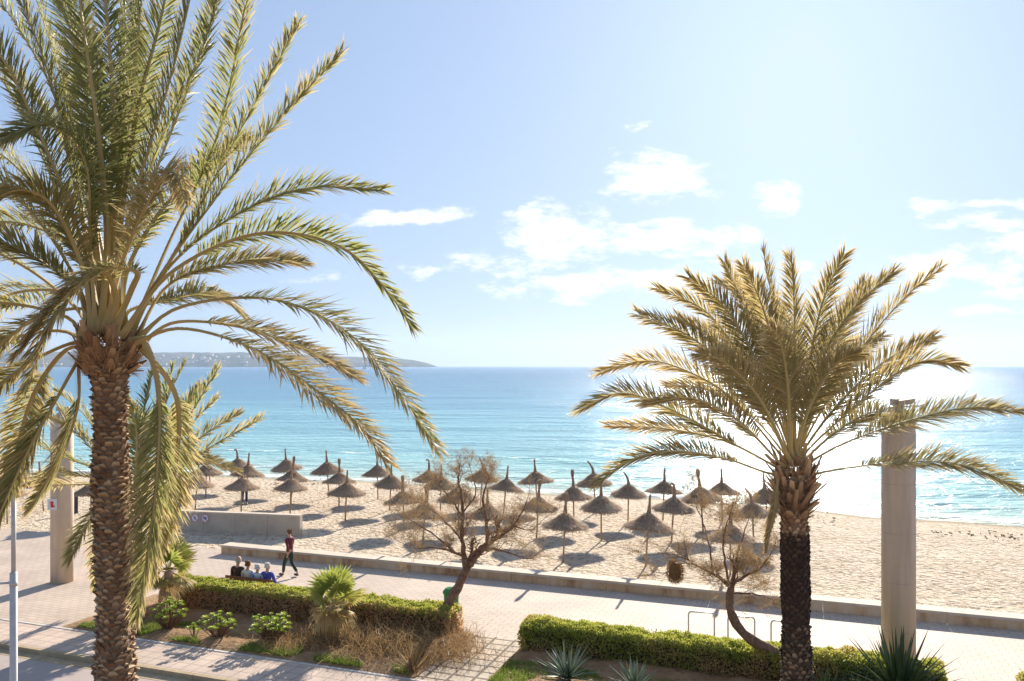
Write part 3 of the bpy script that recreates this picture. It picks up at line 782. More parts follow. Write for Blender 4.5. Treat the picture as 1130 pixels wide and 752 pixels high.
# ---------- fan palms
def fan_palm(base, h, leaves, seed, label, dead=14, r=.75, lean=(0, 0)):
    rng = random.Random(seed); root = empty('fan_palm', base, label, 'fan palm', 'fan palms in the planting bed')
    top = base+V((lean[0], lean[1], h)); b = MB()
    b.tube([base-V((0, 0, .05)), base.lerp(top, .5), top], [.17, .15, .13], 12, 0, .3)
    for k in range(140):
        a = rng.uniform(0, 6.28); u = rng.random(); p = base.lerp(top, u)+V((math.cos(a), math.sin(a), 0))*.14
        d = V((math.cos(a)*.5, math.sin(a)*.5, rng.uniform(-.2, .9))).normalized()*rng.uniform(.08, .2); s = V((-math.sin(a), math.cos(a), 0))*.02
        b.face([b.vert(p-s, .5), b.vert(p+s, .5), b.vert(p+d, 1)])
    b.build('trunk', MT['trunk'], root)
    def leaf(az, el, pl, rr, dry, nm='frond'):
        b = MB(); d = V((math.cos(az)*math.cos(el), math.sin(az)*math.cos(el), math.sin(el)))
        p1 = top+d*pl+V((0, 0, -.04*pl)); b.tube([top, top.lerp(p1, .5)+V((0, 0, .03)), p1], [.018, .012, .01], 5, 1)
        s = V((-math.sin(az), math.cos(az), 0)); n_ = s.cross(d); nseg = 26
        s = Matrix.Rotation(rng.uniform(-.7, .7), 3, d) @ s; n_ = s.cross(d)
        for j in range(nseg):
            a = R(-125)+R(250)*(j+.5)/nseg; a += rng.gauss(0, .02); l = rr*(1-.25*abs(a)/R(125))*rng.uniform(.85, 1.1)
            dv = d*math.cos(a)+s*math.sin(a)+n_*(.18*abs(math.sin(a)))+V((0, 0, -.12)); dv.normalize()
            wv = dv.cross(n_+s*rng.uniform(-.3, .3)).normalized()*(.045 if dry < .8 else .022)
            q1 = p1+dv*l*.55; dv2 = (dv+V((0, 0, -.25-.9*(dry > .8)))).normalized(); q2 = q1+dv2*l*.45
            dd = min(1, max(0, dry+rng.gauss(0, .1)))
            i_ = [b.vert(p1, dd), b.vert(q1-wv, dd), b.vert(q1+wv, dd), b.vert(q2, min(1, dd+.3))]
            b.face([i_[0], i_[1], i_[2]]); b.face([i_[1], i_[3], i_[2]])
        b.build(nm, [MT['fan'], MT['rachis']], root)
    for k in range(leaves):
        leaf(k*2.4+4.4, R(84)-R(70)*k/leaves, rng.uniform(.5, .75)*r, r*rng.uniform(.6, .8), .0+.85*k/leaves)
    for k in range(dead):
        leaf(k*2.4+1, R(10)-R(85)*k/dead, rng.uniform(.2, .7)*r, r*rng.uniform(.4, .7), rng.uniform(.75, 1), 'dead_frond')
    return root
fan_palm(G(368, 708, .1), 1.0, 9, 1, 'fan palm with bright upright leaves and a skirt of dead ones, in the hedge bed', 15, .95)
fan_palm(G(186, 678, .1), 1.35, 9, 2, 'fan palm with drooping leaves right beside the big left trunk', 10, 1.0)

# ================================================================ TAMARISKS
def tamarisk(base, limbs, seed, label, foliage_len=.5, dens=1.0, Z=None):
    """limbs: list of (px path, start radius, end radius, depth drift)"""
    rng = random.Random(seed); root = empty('tamarisk_tree', base, label, 'tree', 'wind-bent trees in the planting beds')
    b = MB(); tw = MB(); fo = MB()
    tips = []
    def twig(p, d, l, r, depth):
        pts = [p]; dd = d.copy(); n_ = 4
        for k in range(n_):
            dd = (dd+V((rng.gauss(0, .16), rng.gauss(0, .16), rng.gauss(.03, .14)))).normalized(); pts.append(pts[-1]+dd*l/n_)
        tw.tube(pts, [r*(1-.8*k/n_) for k in range(n_+1)], 4 if depth else 5, 0, .5, cap=False)
        if depth < 3:
            for q in range(rng.choice((3, 4, 4)) if depth < 2 else 5):
                k = rng.randint(1, n_); ax = V((rng.gauss(0, 1), rng.gauss(0, 1), rng.gauss(.2, .7))).normalized()
                nd = (dd*.8+ax*.75).normalized(); twig(pts[k], nd, l*rng.uniform(.5, .8), r*.5, depth+1)
        if depth >= 1: tips.append((pts, dd, depth))
    for (path, r0, r1, dz, nt_) in limbs:
        Zb = base.y; n_ = len(path)
        pts = [P(x, y, Zb+(d0+(dz-d0)*i/(n_-1))) for i, (x, y) in enumerate(path) for d0 in (0,)] if not isinstance(dz, tuple) else [P(x, y, Zb+dz[0]+(dz[1]-dz[0])*i/(n_-1)) for i, (x, y) in enumerate(path)]
        ln = crom(pts, 14)
        rr = [(r0+(r1-r0)*k/14)*(1+.12*math.sin(k*2.1+r0*40)) for k in range(15)]
        (b if r0 > .03 else tw).tube([p+V((rng.gauss(0, .012), rng.gauss(0, .012), rng.gauss(0, .01))) for p in ln], rr, 9 if r0 > .03 else 5, 0, .5)
        for q in range(nt_):
            k = rng.randint(4, 13); t = (ln[k+1]-ln[k-1]).normalized()
            nd = (t*.8+V((rng.gauss(0, .6), rng.gauss(0, .7), rng.gauss(.35, .5)))).normalized()
            twig(ln[k], nd, rng.uniform(.35, .95)*foliage_len*1.6, max(.006, rr[k]*.3), 0 if r0 > .02 else 1)
        twig(ln[-1], (ln[-1]-ln[-3]).normalized(), foliage_len, r1, 0)
    for pts, d, dep in tips:
        if rng.random() > dens: continue
        low = 1.0
        for k in range(4 if dep > 1 else 1):
            p = pts[rng.randint(1, len(pts)-1)]
            for q in range(1):
                nd = (d*.6+V((rng.gauss(0, .6), rng.gauss(0, .6), rng.gauss(-.15, .5)))).normalized()*rng.uniform(.08, .24)
                s = nd.orthogonal().normalized()*.0045; v = rng.random()
                fo.face([fo.vert(p-s, v*.6), fo.vert(p+s, v*.6), fo.vert(p+nd, v)])
    b.build('trunk', MT['bark'], root, smooth=True)
    tw.build('branches', MT['twig'], root); 
    fo.build('crown', MT['tamarisk'], root)
    return root
tb = G(484, 700, .05)
tamarisk(tb, [
 ([(484,702),(489,680),(503,652),(516,626)], .19, .12, 0, 0),
 ([(516,626),(526,612),(538,601)], .13, .10, (0, .3), 2), ([(514,630),(512,610),(510,596),(511,565),(508,540)], .09, .03, (0, -.4), 7),
 ([(538,601),(537,576),(533,550),(538,530)], .07, .02, (.3, .8), 6), ([(538,601),(555,590),(567,580),(579,560)], .06, .015, (.3, -.6), 6), ([(530,608),(546,606),(562,610),(577,616)], .05, .01, (.1, -.7), 6),
 ([(512,615),(505,611),(495,605),(478,590),(453,574)], .05, .012, (-.1, -.9), 8), ([(510,597),(498,582),(480,565),(465,556)], .04, .01, (-.1, .8), 7), ([(505,611),(480,604),(460,606),(445,600)], .035, .008, (-.1, -.4), 7),
 ([(511,565),(525,545),(520,520)], .03, .01, (-.3, .4), 5), ([(511,570),(495,548),(485,535)], .03, .01, (-.2, -1), 6), ([(566,580),(585,585),(598,575)], .02, .008, (-.4, -.6), 5)],
 21, 'leaning tamarisk tree with thin rusty crown rising from the end of the left hedge', .55, .6)
tb = G(858, 752, .05)
tamarisk(tb, [
 ([(864,765),(864,742),(856,721),(838,711),(820,699),(808,680),(805,662),(807,648)], .165, .09, (0, .3), 0),
 ([(806,648),(795,638),(784,632),(768,624)], .06, .02, (.3, .0), 7), ([(786,632),(784,609),(777,580),(767,556)], .03, .008, (.2, .6), 4), ([(806,648),(812,620),(818,597),(826,575)], .04, .01, (.3, .9), 6),
 ([(806,648),(822,636),(838,628),(850,612)], .045, .01, (.3, -.4), 8), ([(804,645),(800,618),(798,596),(805,570)], .035, .01, (.3, -.8), 6), ([(770,625),(755,622),(742,628)], .02, .012, (0, .2), 6),
 ([(768,624),(745,612),(722,612)], .014, .007, (0, .3), 4), ([(808,655),(830,655),(848,660)], .03, .01, (.3, .8), 6)],
 33, 'crooked tamarisk tree with orange twigs behind the right hedge, left of the dark palm trunk', .5, .7)
# dense dried clump hanging at the end of that tree's limb
rng = random.Random(8); b = MB(); c = P(745, 631, 20.8)
b.ellipsoid(c, .17, .16, .24, 0, 10, 8, .1)
for k in range(900):
    d = V((rng.gauss(0, 1), rng.gauss(0, 1), rng.gauss(0, 1))).normalized(); p = c+V((d.x*.19, d.y*.19, d.z*.27)); e = (d+V((rng.gauss(0, .6), rng.gauss(0, .6), rng.gauss(0, .6)))).normalized()*rng.uniform(.05, .13)
    s = e.orthogonal().normalized()*.008; b.face([b.vert(p-s, .2), b.vert(p+s, .2), b.vert(p+e, rng.random())])
tr = [o for o in bpy.data.objects if o.name.startswith('tamarisk_tree')][-1]
b.build('dried_clump', MT['dryleaf'], tr)

# ================================================================ HEDGES
def hedge(t0, t1, n0, n1, h, seed, label, count, browny):
    rng = random.Random(seed); c0 = TN((t0+t1)/2, (n0+n1)/2, 0)
    root = empty('hedge', c0, label, 'hedge', 'clipped hedges along the promenade')
    b = MB(); b.box(TN((t0+t1)/2, (n0+n1)/2, (h-.12)/2), T*((t1-t0)/2-.12), N*((n1-n0)/2-.12), V((0, 0, (h-.12)/2))); b.build('branches', MT['core'], root)
    b = MB(); Lt, Ln = t1-t0, n1-n0
    areas = [Lt*Ln*1.2, Lt*h, Lt*h*.45, Ln*h, Ln*h]; tot = sum(areas)
    for k in range(count):
        r = rng.random()*tot; i = 0
        while r > areas[i]: r -= areas[i]; i += 1
        u, v = rng.random(), rng.random()
        if i == 0: t, n, z, nn_ = t0+u*Lt, n0+v*Ln, h, V((0, 0, 1))
        elif i == 1: t, n, z, nn_ = t0+u*Lt, n0, h*v, -N
        elif i == 2: t, n, z, nn_ = t0+u*Lt, n1, h*v, N
        elif i == 3: t, n, z, nn_ = t0, n0+u*Ln, h*v, -T
        else: t, n, z, nn_ = t1, n0+u*Ln, h*v, T
        p = TN(t, n, z)
        # rounded, uneven surface
        f1 = noise.noise(V((p.x*1.1, p.y*1.1, z*1.3+seed))); f2 = noise.noise(V((p.x*4.5, p.y*4.5, z*4.5)))
        ed = min(t-t0, t1-t, .3), min(n-n0, n1-n, .3), min(h-z, .3)
        cor = 0
        if i == 0: cor = .10*((1-ed[1]/.3)**2+(1-ed[0]/.3)**2)
        else: cor = .10*(1-ed[2]/.3)**2
        dep = .13*f1+.10*f2-cor-rng.random()**2*.16
        p = p+nn_*dep
        d = (nn_*1.0+V((rng.gauss(0, .6), rng.gauss(0, .6), rng.gauss(.25, .6)))).normalized(); l = rng.uniform(.035, .085)
        s = d.cross(V((rng.gauss(0, 1), rng.gauss(0, 1), rng.gauss(0, 1)))).normalized()*l*.28
        g = browny(t, n, z, i, f1, rng)
        b.face([b.vert(p, g), b.vert(p+d*l*.5-s, g), b.vert(p+d*l, min(1, g+.1)), b.vert(p+d*l*.5+s, g)])
    b.build('foliage', MT['hedge'], root)
    return root
def br_left(t, n, z, i, f1, rng):
    k = .22 if i == 0 else 1.15-.7*max(0, (z-.65))/.25
    if t < 12.5 and i != 0: k += .1
    return min(1, max(0, k+.7*f1+rng.gauss(0, .2)))
def br_right(t, n, z, i, f1, rng):
    k = .05 if i == 0 else .85-.7*z/.8
    return min(1, max(0, k+.9*f1+rng.gauss(0, .2)))
hedge(9.75, 20.3, 21.4, 22.4, .90, 1, 'left hedge behind the fan palm, green on top with dry brown sides', 60000, br_left)
hedge(-3.0, 7.6, 21.4, 22.4, .80, 2, 'right hedge behind the spiky agaves, bright green top and browner sides', 60000, br_right)
hedge(-15.6, -4.62, 21.4, 22.4, .75, 3, 'green hedge end at the far right edge of the photo', 30000, br_right)

# ================================================================ SMALL PLANTS
def agave(p, n, L, seed, label, m, w=.05, dry=.0, spread=80, name='agave', cat='agave', grp='spiky plants in the beds'):
    rng = random.Random(seed); b = MB()
    for k in range(n):
        u = (k+.5)/n; az = k*2.39996+rng.uniform(-.2, .2); el = R(88)-R(spread)*u**.75
        d = V((math.cos(az)*math.cos(el), math.sin(az)*math.cos(el), math.sin(el))); s = V((-math.sin(az), math.cos(az), 0)); nn_ = s.cross(d)
        l = L*rng.uniform(.8, 1.1)*(1-.15*abs(u-.5)); q = p+V((0, 0, .08*L)); prev = None; sag = rng.uniform(.0, .35)*u
        for j in range(6):
            v = j/5; c = q+d*l*v+V((0, 0, -sag*l*v*v)); ww = w*(1.0-.1*v)*(1-v**2.2)*(.6+.4*min(1, v*4)); dd = min(1, max(0, dry+rng.random()*.12+.1*(v > .9)))
            row = [b.vert(c-s*ww+nn_*ww*.45, dd+.25), b.vert(c, dd), b.vert(c+s*ww+nn_*ww*.45, dd+.25)]
            if prev: b.face([prev[0], prev[1], row[1], row[0]]); b.face([prev[1], prev[2], row[2], row[1]])
            prev = row
    return tag(b.build(name, m, origin=p), label, cat, grp)
agave(G(626, 752, .1), 46, 1.0, 1, 'grey-green agave with pale striped leaves, leftmost in front of the right hedge', MT['agavegrey'], .05)
agave(G(700, 764, .1), 42, .85, 2, 'second grey-green agave, at the bottom edge between the left agave and the crooked tree', MT['agavegrey'], .05)
agave(G(992, 775, .1), 95, 1.75, 3, 'largest agave with dark green sword leaves at the foot of the concrete column', MT['agave'], .06, spread=85)
agave(G(912, 772, .1), 40, .8, 4, 'small dark green agave just right of the dark palm trunk', MT['agave'], .04)
agave(G(946, 775, .1), 36, .75, 7, 'low dark agave between the palm trunk and the largest agave', MT['agave'], .04)
agave(G(456, 744, .05), 60, .9, 5, 'dead grey-brown yucca clump at the front corner of the left bed', MT['dryleaf'], .022, dry=.25, spread=70, name='yucca', cat='yucca')

def succulent(p, n, r, h, seed, label):
    rng = random.Random(seed); root = empty('succulent_shrub', p, label, 'succulent', 'rosette succulents in the left bed'); st = MB(); b = MB()
    for k in range(n):
        a = rng.uniform(0, 6.28); rr = r*math.sqrt(rng.random()); q = p+V((rr*math.cos(a), rr*math.sin(a), h*rng.uniform(.45, 1)*(1-.3*rr/r)))
        st.tube([p+V((rr*.2*math.cos(a), rr*.2*math.sin(a), 0)), p.lerp(q, .6)+V((0, 0, -.05)), q], [.016, .012, .01], 5)
        R_ = rng.uniform(.09, .17); v0 = rng.random()*.6
        for j in range(16):
            az = j*2.39996; el = R(75)-R(70)*j/16; d = V((math.cos(az)*math.cos(el), math.sin(az)*math.cos(el), math.sin(el))); s = V((-math.sin(az), math.cos(az), 0))*R_*.22
            l = R_*(.5+.5*j/16); b.face([b.vert(q, v0), b.vert(q+d*l*.65-s, v0), b.vert(q+d*l, v0+.2), b.vert(q+d*l*.65+s, v0)])
    st.build('stems', MT['twig'], root); b.build('foliage', MT['succ'], root); return root
succulent(G(186, 694, .08), 60, .5, .95, 1, 'green rosette succulent right beside the big palm trunk')
succulent(G(214, 703, .08), 7, .15, .4, 5, 'smallest rosette succulent, a lone tuft between two larger ones')
succulent(G(240, 703, .08), 40, .5, .8, 2, 'sparse yellow-green rosette succulent in the middle of the left bed')
succulent(G(297, 707, .08), 70, .6, .85, 3, 'bushy rosette succulent just left of the fan palm skirt')

def brush(p, n, L, seed, label, spread=(.8, .5)):
    rng = random.Random(seed); b = MB()
    for k in range(n):
        q = p+T*rng.gauss(0, spread[0])+N*rng.gauss(0, spread[1]); q.z = .08; d = V((rng.gauss(0, .6), rng.gauss(-.1, .5), rng.uniform(.4, 1.2))).normalized(); l = L*rng.uniform(.4, 1.1); s = d.orthogonal().normalized()*.006
        q1 = q+d*l*.6; q2 = q1+(d+V((rng.gauss(0, .5), rng.gauss(0, .5), -.5))).normalized()*l*.5; v = rng.random()
        b.face([b.vert(q-s, v), b.vert(q+s, v), b.vert(q1+s, v), b.vert(q1-s, v)]); b.face([b.vert(q1-s, v), b.vert(q1+s, v), b.vert(q2, v)])
    return tag(b.build('dry_brush', MT['dryleaf'], origin=p), label, 'dry brush', 'dry shrubs in the beds')
brush(G(432, 716, .05), 2600, .75, 1, 'tangle of dry brown stems between the fan palm and the leaning tree', (1.3, .55))
brush(G(322, 712, .05), 500, .45, 2, 'small patch of dry stems left of the fan palm', (.5, .4))
brush(G(502, 716, .05), 600, .5, 3, 'dry brown stems at the corner of the left bed beside the slab path', (.3, .6))

def grass(t0, t1, n0, n1, count, seed, h=.09, thr=-.1, label=''):
    rng = random.Random(seed); b = MB()
    for k in range(count):
        t = rng.uniform(t0, t1); n = rng.uniform(n0, n1)
        if noise.noise(V((t*.8, n*.8, seed))) < thr: continue
        p = TN(t, n, .06); d = V((rng.gauss(0, .5), rng.gauss(0, .5), 1)).normalized()*h*rng.uniform(.5, 1.5); s = V((rng.gauss(0, 1), rng.gauss(0, 1), 0)).normalized()*.012; v = min(1, max(0, rng.gauss(.3, .25)))
        b.face([b.vert(p-s, v), b.vert(p+s, v), b.vert(p+d, v)])
    tag(b.build('grass', MT['grass']), label, 'grass', kind='stuff')
grass(-3.1, 7.6, 18.8, 20.6, 30000, 4, .1, -.15, 'bright green grass in the bed in front of the right hedge')
grass(9.7, 21, 18.8, 20.2, 36000, 9, .10, .0, 'patches of green grass at the front of the left bed')
# fallen leaves and litter on the bare soil
rng = random.Random(77); b = MB()
for k in range(5000):
    t = rng.uniform(9.6, 21.3) if rng.random() < .6 else rng.uniform(-3, 7.6); n = rng.uniform(18.8, 21.6)
    p = TN(t, n, .12+rng.uniform(-.03, .02)); a = rng.uniform(0, 6.28); d = V((math.cos(a), math.sin(a), rng.uniform(-.2, .4)))*rng.uniform(.02, .09); s = V((-math.sin(a), math.cos(a), 0))*.012; v = rng.random()
    b.face([b.vert(p-d, v), b.vert(p+s, v), b.vert(p+d, v), b.vert(p-s, v)])
tag(b.build('leaf_litter', MT['dryleaf']), 'dry leaves scattered over the brown soil of the beds', 'leaf litter', kind='stuff')

# ================================================================ PARASOLS
def make_parasol(kind, seed):
    rng = random.Random(seed); root = empty('thatched_parasol', (0, 0, 0), 'x', 'parasol', 'thatched parasols on the beach')
    RM = .95; z0 = 1.51; z1 = 2.08
    b = MB(); b.tube([V((0, 0, -.3)), V((0, 0, 1.0)), V((0, 0, 2.1))], [.042, .038, .035], 8); b.build('pole', MT['wood'], root, smooth=True)
    b = MB(); n = 48
    def prof(u):   # u 0 rim .. 1 neck ; concave cone
        return (RM*(1-u)*.98+.075*u-.055*math.sin(u*math.pi)*RM+.03*math.sin(u*9)*(1-u), z0+(z1-z0)*u)
    rings = []
    for k in range(9):
        r, z = prof(k/8)
        rings.append([b.vert((r*math.cos(a)*(1+.03*math.sin(3*a+seed)), r*math.sin(a)*(1+.03*math.sin(3*a+seed)), z+.02*math.sin(2*a+seed)), .45) for a in [2*math.pi*j/n for j in range(n)]])
    for k in range(8):
        for j in range(n): b.face([rings[k][j], rings[k][(j+1) % n], rings[k+1][(j+1) % n], rings[k+1][j]])
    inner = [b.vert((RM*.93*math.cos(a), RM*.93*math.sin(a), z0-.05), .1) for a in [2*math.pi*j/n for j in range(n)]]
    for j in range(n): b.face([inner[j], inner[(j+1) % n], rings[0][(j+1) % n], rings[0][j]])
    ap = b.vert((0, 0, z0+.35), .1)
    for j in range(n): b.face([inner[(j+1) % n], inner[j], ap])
    for k in range(2600):   # straw
        u = rng.random()**1.2*.95 if k > 420 else 0; a = rng.uniform(0, 6.2832); r, z = prof(u); r2, z2 = prof(min(1, u+.05)); z += rng.random()**3*.03
        o = V((math.cos(a), math.sin(a), 0)); p = V((r*o.x, r*o.y, z+.015)); dn = (V((r*o.x, r*o.y, z))-V((r2*o.x, r2*o.y, z2))).normalized()
        s = V((-o.y, o.x, 0)); l = rng.uniform(.10, .22); dn = (dn+s*rng.gauss(0, .4)+V((0, 0, rng.uniform(-.05, .12) if u else rng.uniform(-.7, .0)))).normalized()
        if u == 0: l = rng.uniform(.05, .2)
        v = rng.random()
        b.face([b.vert(p-s*.012, v), b.vert(p+s*.012, v), b.vert(p+dn*l+s*.006, v), b.vert(p+dn*l-s*.006, v)])
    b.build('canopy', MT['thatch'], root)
    b = MB(); lean = {'straight': (0, 0), 'hook': (.14, .10), 'tuft': (.05, -.04), 'bent': (-.12, .04)}[kind]
    if kind == 'hook': pts = [(0, 0, z1-.12), (.0, 0, z1+.25), (-.03, 0, z1+.5), (-.07, 0, z1+.60), (-.16, 0, z1+.63), (-.20, 0, z1+.56)]; rd = [.11, .065, .05, .045, .035, .02]
    elif kind == 'tuft': pts = [(0, 0, z1-.12), (0, 0, z1+.25), (.03, 0, z1+.45), (.04, 0, z1+.6), (.04, 0, z1+.74), (.03, 0, z1+.84)]; rd = [.11, .06, .055, .085, .095, .05]
    elif kind == 'bent': pts = [(0, 0, z1-.12), (-.02, 0, z1+.2), (-.07, 0, z1+.34), (-.14, 0, z1+.46), (-.22, 0, z1+.58), (-.27, 0, z1+.64)]; rd = [.11, .06, .05, .045, .035, .02]
    else: pts = [(0, 0, z1-.12), (0, 0, z1+.2), (.01, 0, z1+.38), (0, 0, z1+.52), (.01, 0, z1+.62), (.01, 0, z1+.70)]; rd = [.11, .06, .045, .04, .045, .02]
    ln = crom(pts, 12); rd2 = []
    for k in range(13):
        s = k/12*5; i = min(int(s), 4); rd2.append(rd[i]+(rd[i+1]-rd[i])*(s-i))
    b.tube(ln, rd2, 9, 0, .15)
    for k in range(220):
        i = rng.randint(0, 11); p = ln[i]; t = (ln[i+1]-ln[i]).normalized(); s = t.orthogonal().normalized(); s.rotate(Matrix.Rotation(rng.uniform(0, 6.28), 3, t)); r = rd2[i]; d = (t*rng.choice((1, -1, 1))+s*.35).normalized()*rng.uniform(.04, .1); e = t.cross(s)*.008; v = rng.random()
        q = p+s*r*.95; b.face([b.vert(q-e, v), b.vert(q+e, v), b.vert(q+d, v)])
    b.build('top_knot', MT['thatch'], root)
    return root
kinds = ['straight', 'hook', 'tuft', 'bent']
PAR = [ # x, rim y, kind, label
 (215,535,'straight','nearest of three thatched parasols just right of the big palm trunk'),
 (227,521,'straight','middle of three thatched parasols just right of the big palm trunk'),
 (232,510,'straight','rearmost small thatched parasol just right of the big palm trunk, at the waterline'),
 (266,536,'straight','nearest thatched parasol of the cluster above the ramp wall signs'),
 (271,525,'straight','thatched parasol with a tall straight tip, second in the cluster above the seated people'),
 (264,514,'hook','rear thatched parasol with a curled tip in the cluster above the seated people'),
 (320,537,'straight','nearest of three stacked parasols above the right end of the ramp wall'),
 (321,528,'tuft','middle of three stacked parasols above the right end of the ramp wall'),
 (318,517,'straight','rearmost of three stacked parasols above the right end of the ramp wall'),
 (363,521,'straight','rear parasol of the trio just right of the ramp wall'),
 (374,530,'tuft','middle parasol of the trio just right of the ramp wall'),
 (381,542,'straight','nearest parasol of the trio just right of the ramp wall'),
 (417,523,'straight','rear parasol where the longest palm frond tip ends'),
 (430,533,'straight','second parasol behind the longest palm frond tip'),
 (446,551,'tuft','parasol with a tufted tip left of the leaning tamarisk crown'),
 (466,566,'tuft','nearest parasol behind the left side of the tamarisk crown'),
 (472,529,'hook','rear parasol with a curled tip just left of the tamarisk crown'),
 (486,536,'straight','parasol behind the upper left twigs of the tamarisk'),
 (506,551,'straight','parasol in the middle of the tamarisk crown behind its vertical stem'),
 (530,529,'bent','rear parasol with a bent tip above the tamarisk crown'),
 (555,540,'straight','parasol at the upper right of the tamarisk crown'),
 (537,568,'straight','nearest parasol seen through the tamarisk crown'),
 (593,531,'straight','rear parasol against the water, right of the tamarisk'),
 (592,558.5,'tuft','parasol with a tufted tip right of the tamarisk crown'),
 (621.5,579,'tuft','large front parasol with a dark canopy, nearest the wall in the middle'),
 (633.5,549,'tuft','parasol just behind and right of the large middle front one'),
 (657,535,'bent','rear parasol with a tip leaning left, under the lowest frond of the right palm'),
 (663.5,560,'straight','middle row parasol standing alone with its shadow at its right of the front one'),
 (693,544,'bent','parasol with a very short tip under the right palm frond'),
 (712.5,583,'straight','wide flat front parasol nearest the wall, left of the crooked tree'),
 (731.6,541.5,'straight','rear parasol with thin tip between the short-tipped one and the tufted one'),
 (741,561,'hook','middle row parasol with a curled tip above the orange twigs'),
 (776,552,'tuft','parasol with a fat tufted tip above the crooked tree'),
 (797,544,'straight','rear parasol against the surf with a thin upright tip'),
 (806,590,'tuft','front parasol seen through the crooked tree'),
 (832,567,'bent','parasol with a thin leaning tip just left of the right palm trunk'),
 (848,553,'straight','parasol half hidden behind the crown base of the right palm'),
 (8,545,'straight','leftmost parasol, mostly hidden behind hanging palm fronds'),
 (48,533,'straight','parasol hidden behind hanging fronds left of the big trunk'),
 (100,545,'straight','parasol hidden behind the big palm trunk'),
]
protos = {k: make_parasol(k, i+1) for i, k in enumerate(kinds)}; used = set(); rng = random.Random(6)
for i, (x, ry, kd, lab) in enumerate(PAR):
    by = 404+(ry-404)*1.235; p = G(x, by, SAND_Z)
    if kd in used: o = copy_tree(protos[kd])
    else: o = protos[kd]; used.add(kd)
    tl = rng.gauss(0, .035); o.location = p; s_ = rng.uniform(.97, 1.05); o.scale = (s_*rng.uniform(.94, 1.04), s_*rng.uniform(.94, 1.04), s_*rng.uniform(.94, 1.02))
    flipx = kd in ('hook', 'bent') or rng.random() < 2
    o.rotation_euler = (rng.gauss(0, .045), rng.gauss(0, .045)+(.05 if i % 5 == 2 else 0), rng.uniform(0, 6.28) if kd not in ('hook', 'bent') else rng.uniform(-.4, .4)+(math.pi if x in (472, 741) and 0 else 0))
    o['label'] = lab

# ================================================================ STREET FURNITURE
def column(x, Z, topy, r, label, ident):
    c = V(((x-565)/F*Z, Z, 0)); h = H-(topy-HY)/F*Z
    root = empty('concrete_column', c, label, 'column', 'concrete lighting columns on the promenade')
    b = MB(); b.lathe(c, [(r, -.02), (r, h-.06), (r-.03, h-.03), (r-.03, h)], 40); o = b.build('shaft', MT['pillar'], root)
    for p in o.data.polygons: p.use_smooth = len(p.vertices) == 4 and abs(p.normal.z) < .3
    b = MB()
    for k in range(1, int(h/1.2)):
        b.lathe(c+V((0, 0, k*1.25)), [(r+.002, -.006), (r+.002, .006)], 40)
    b.build('joint', MT['concrete'], root)
    b = MB(); b.lathe(c+V((0, 0, h)), [(r*.55, 0), (r*.55, .05), (r*.3, .12), (r*.3, .2)], 20); b.build('cap', MT['concrete'], root)
    b = MB(); b.box(c+V((.14, -.05, h+.26)), V((.2, 0, .03)), V((0, .12, 0)), V((-.01, 0, .06))); b.tube([c+V((.1, 0, h+.15)), c+V((.5, -.05, h+.16)), c+V((.72, -.06, h+.22))], [.02, .016, .012], 6)
    b.box(c+V((-.10, .0, h+.26)), V((.08, 0, 0)), V((0, .08, 0)), V((0, 0, .08)))
    b.build('spotlight', MT['concrete'], root)
    return root, c, h
column(991.5, 20.9, 455, .405, 'tall round concrete column at the right, beside the large dark agave', 1)
rt, c, h = column(68.5, 30.25, 459, .385, 'farther concrete column with a small red sign, left of the big palm trunk', 2)
s0 = empty('information_plate', c+V((-.14, -.40, 3.0)), 'small white plate with a red symbol on the left concrete column', 'sign')
pc = c+V((-.14, -.40, 2.93)); b = MB(); b.box(pc, V((.17, 0, 0)), V((0, .012, 0)), V((0, 0, .2))); b.build('plate', MT['white'], s0)
b = MB(); b.box(pc+V((.0, -.015, .0)), V((.05, 0, 0)), V((0, .003, 0)), V((0, 0, .11))); b.box(pc+V((.05, -.0155, -.07)), V((.05, 0, 0)), V((0, .003, 0)), V((0, 0, .03))); b.box(pc+V((-.05, -.0155, .08)), V((.03, 0, 0)), V((0, .003, 0)), V((0, 0, .02))); b.build('symbol', MT['red'], s0)

# pale pole at the left edge
PZ = 12.0; c = V(((15-565)/F*PZ, PZ, -.05)); root = empty('metal_pole', c, 'slim pale metal pole with a side arm at the left edge of the photo', 'pole')
zt = H-(545-HY)/F*PZ; zs_ = H-(632-HY)/F*PZ; b = MB(); b.tube([V((c.x, c.y, zs_)), V((c.x, c.y, zt))], .032, 12); b.build('upper_tube', MT['galv'], root, smooth=True)
b = MB(); b.tube([c, V((c.x, c.y, zs_))], .052, 14); b.build('lower_tube', MT['galv'], root, smooth=True)
za = H-(643-HY)/F*PZ; b = MB(); b.tube([V((c.x, c.y, za)), V((c.x-.9, c.y-.05, za-.04))], .02, 8); b.lathe(V((c.x, c.y, za-.05)), [(.056, 0), (.056, .07)], 14); b.build('side_arm', MT['galv'], root, smooth=True)
b = MB(); b.lathe(c, [(.14, 0), (.14, .02), (.07, .04)], 16); b.build('base_plate', MT['galv'], root)

# dark post on the sand
p = G(84, 566, SAND_Z); root = empty('beach_post', p, 'short dark post standing on the sand behind the left concrete column', 'post'); b = MB(); b.tube([p-V((0, 0, .2)), p+V((0, 0, 1.0))], .1, 10); b.build('post', MT['dark'], root); b = MB(); b.lathe(p+V((0, 0, 1.0)), [(.12, 0), (.12, .05), (.04, .1)], 12); b.build('cap', MT['dark'], root)

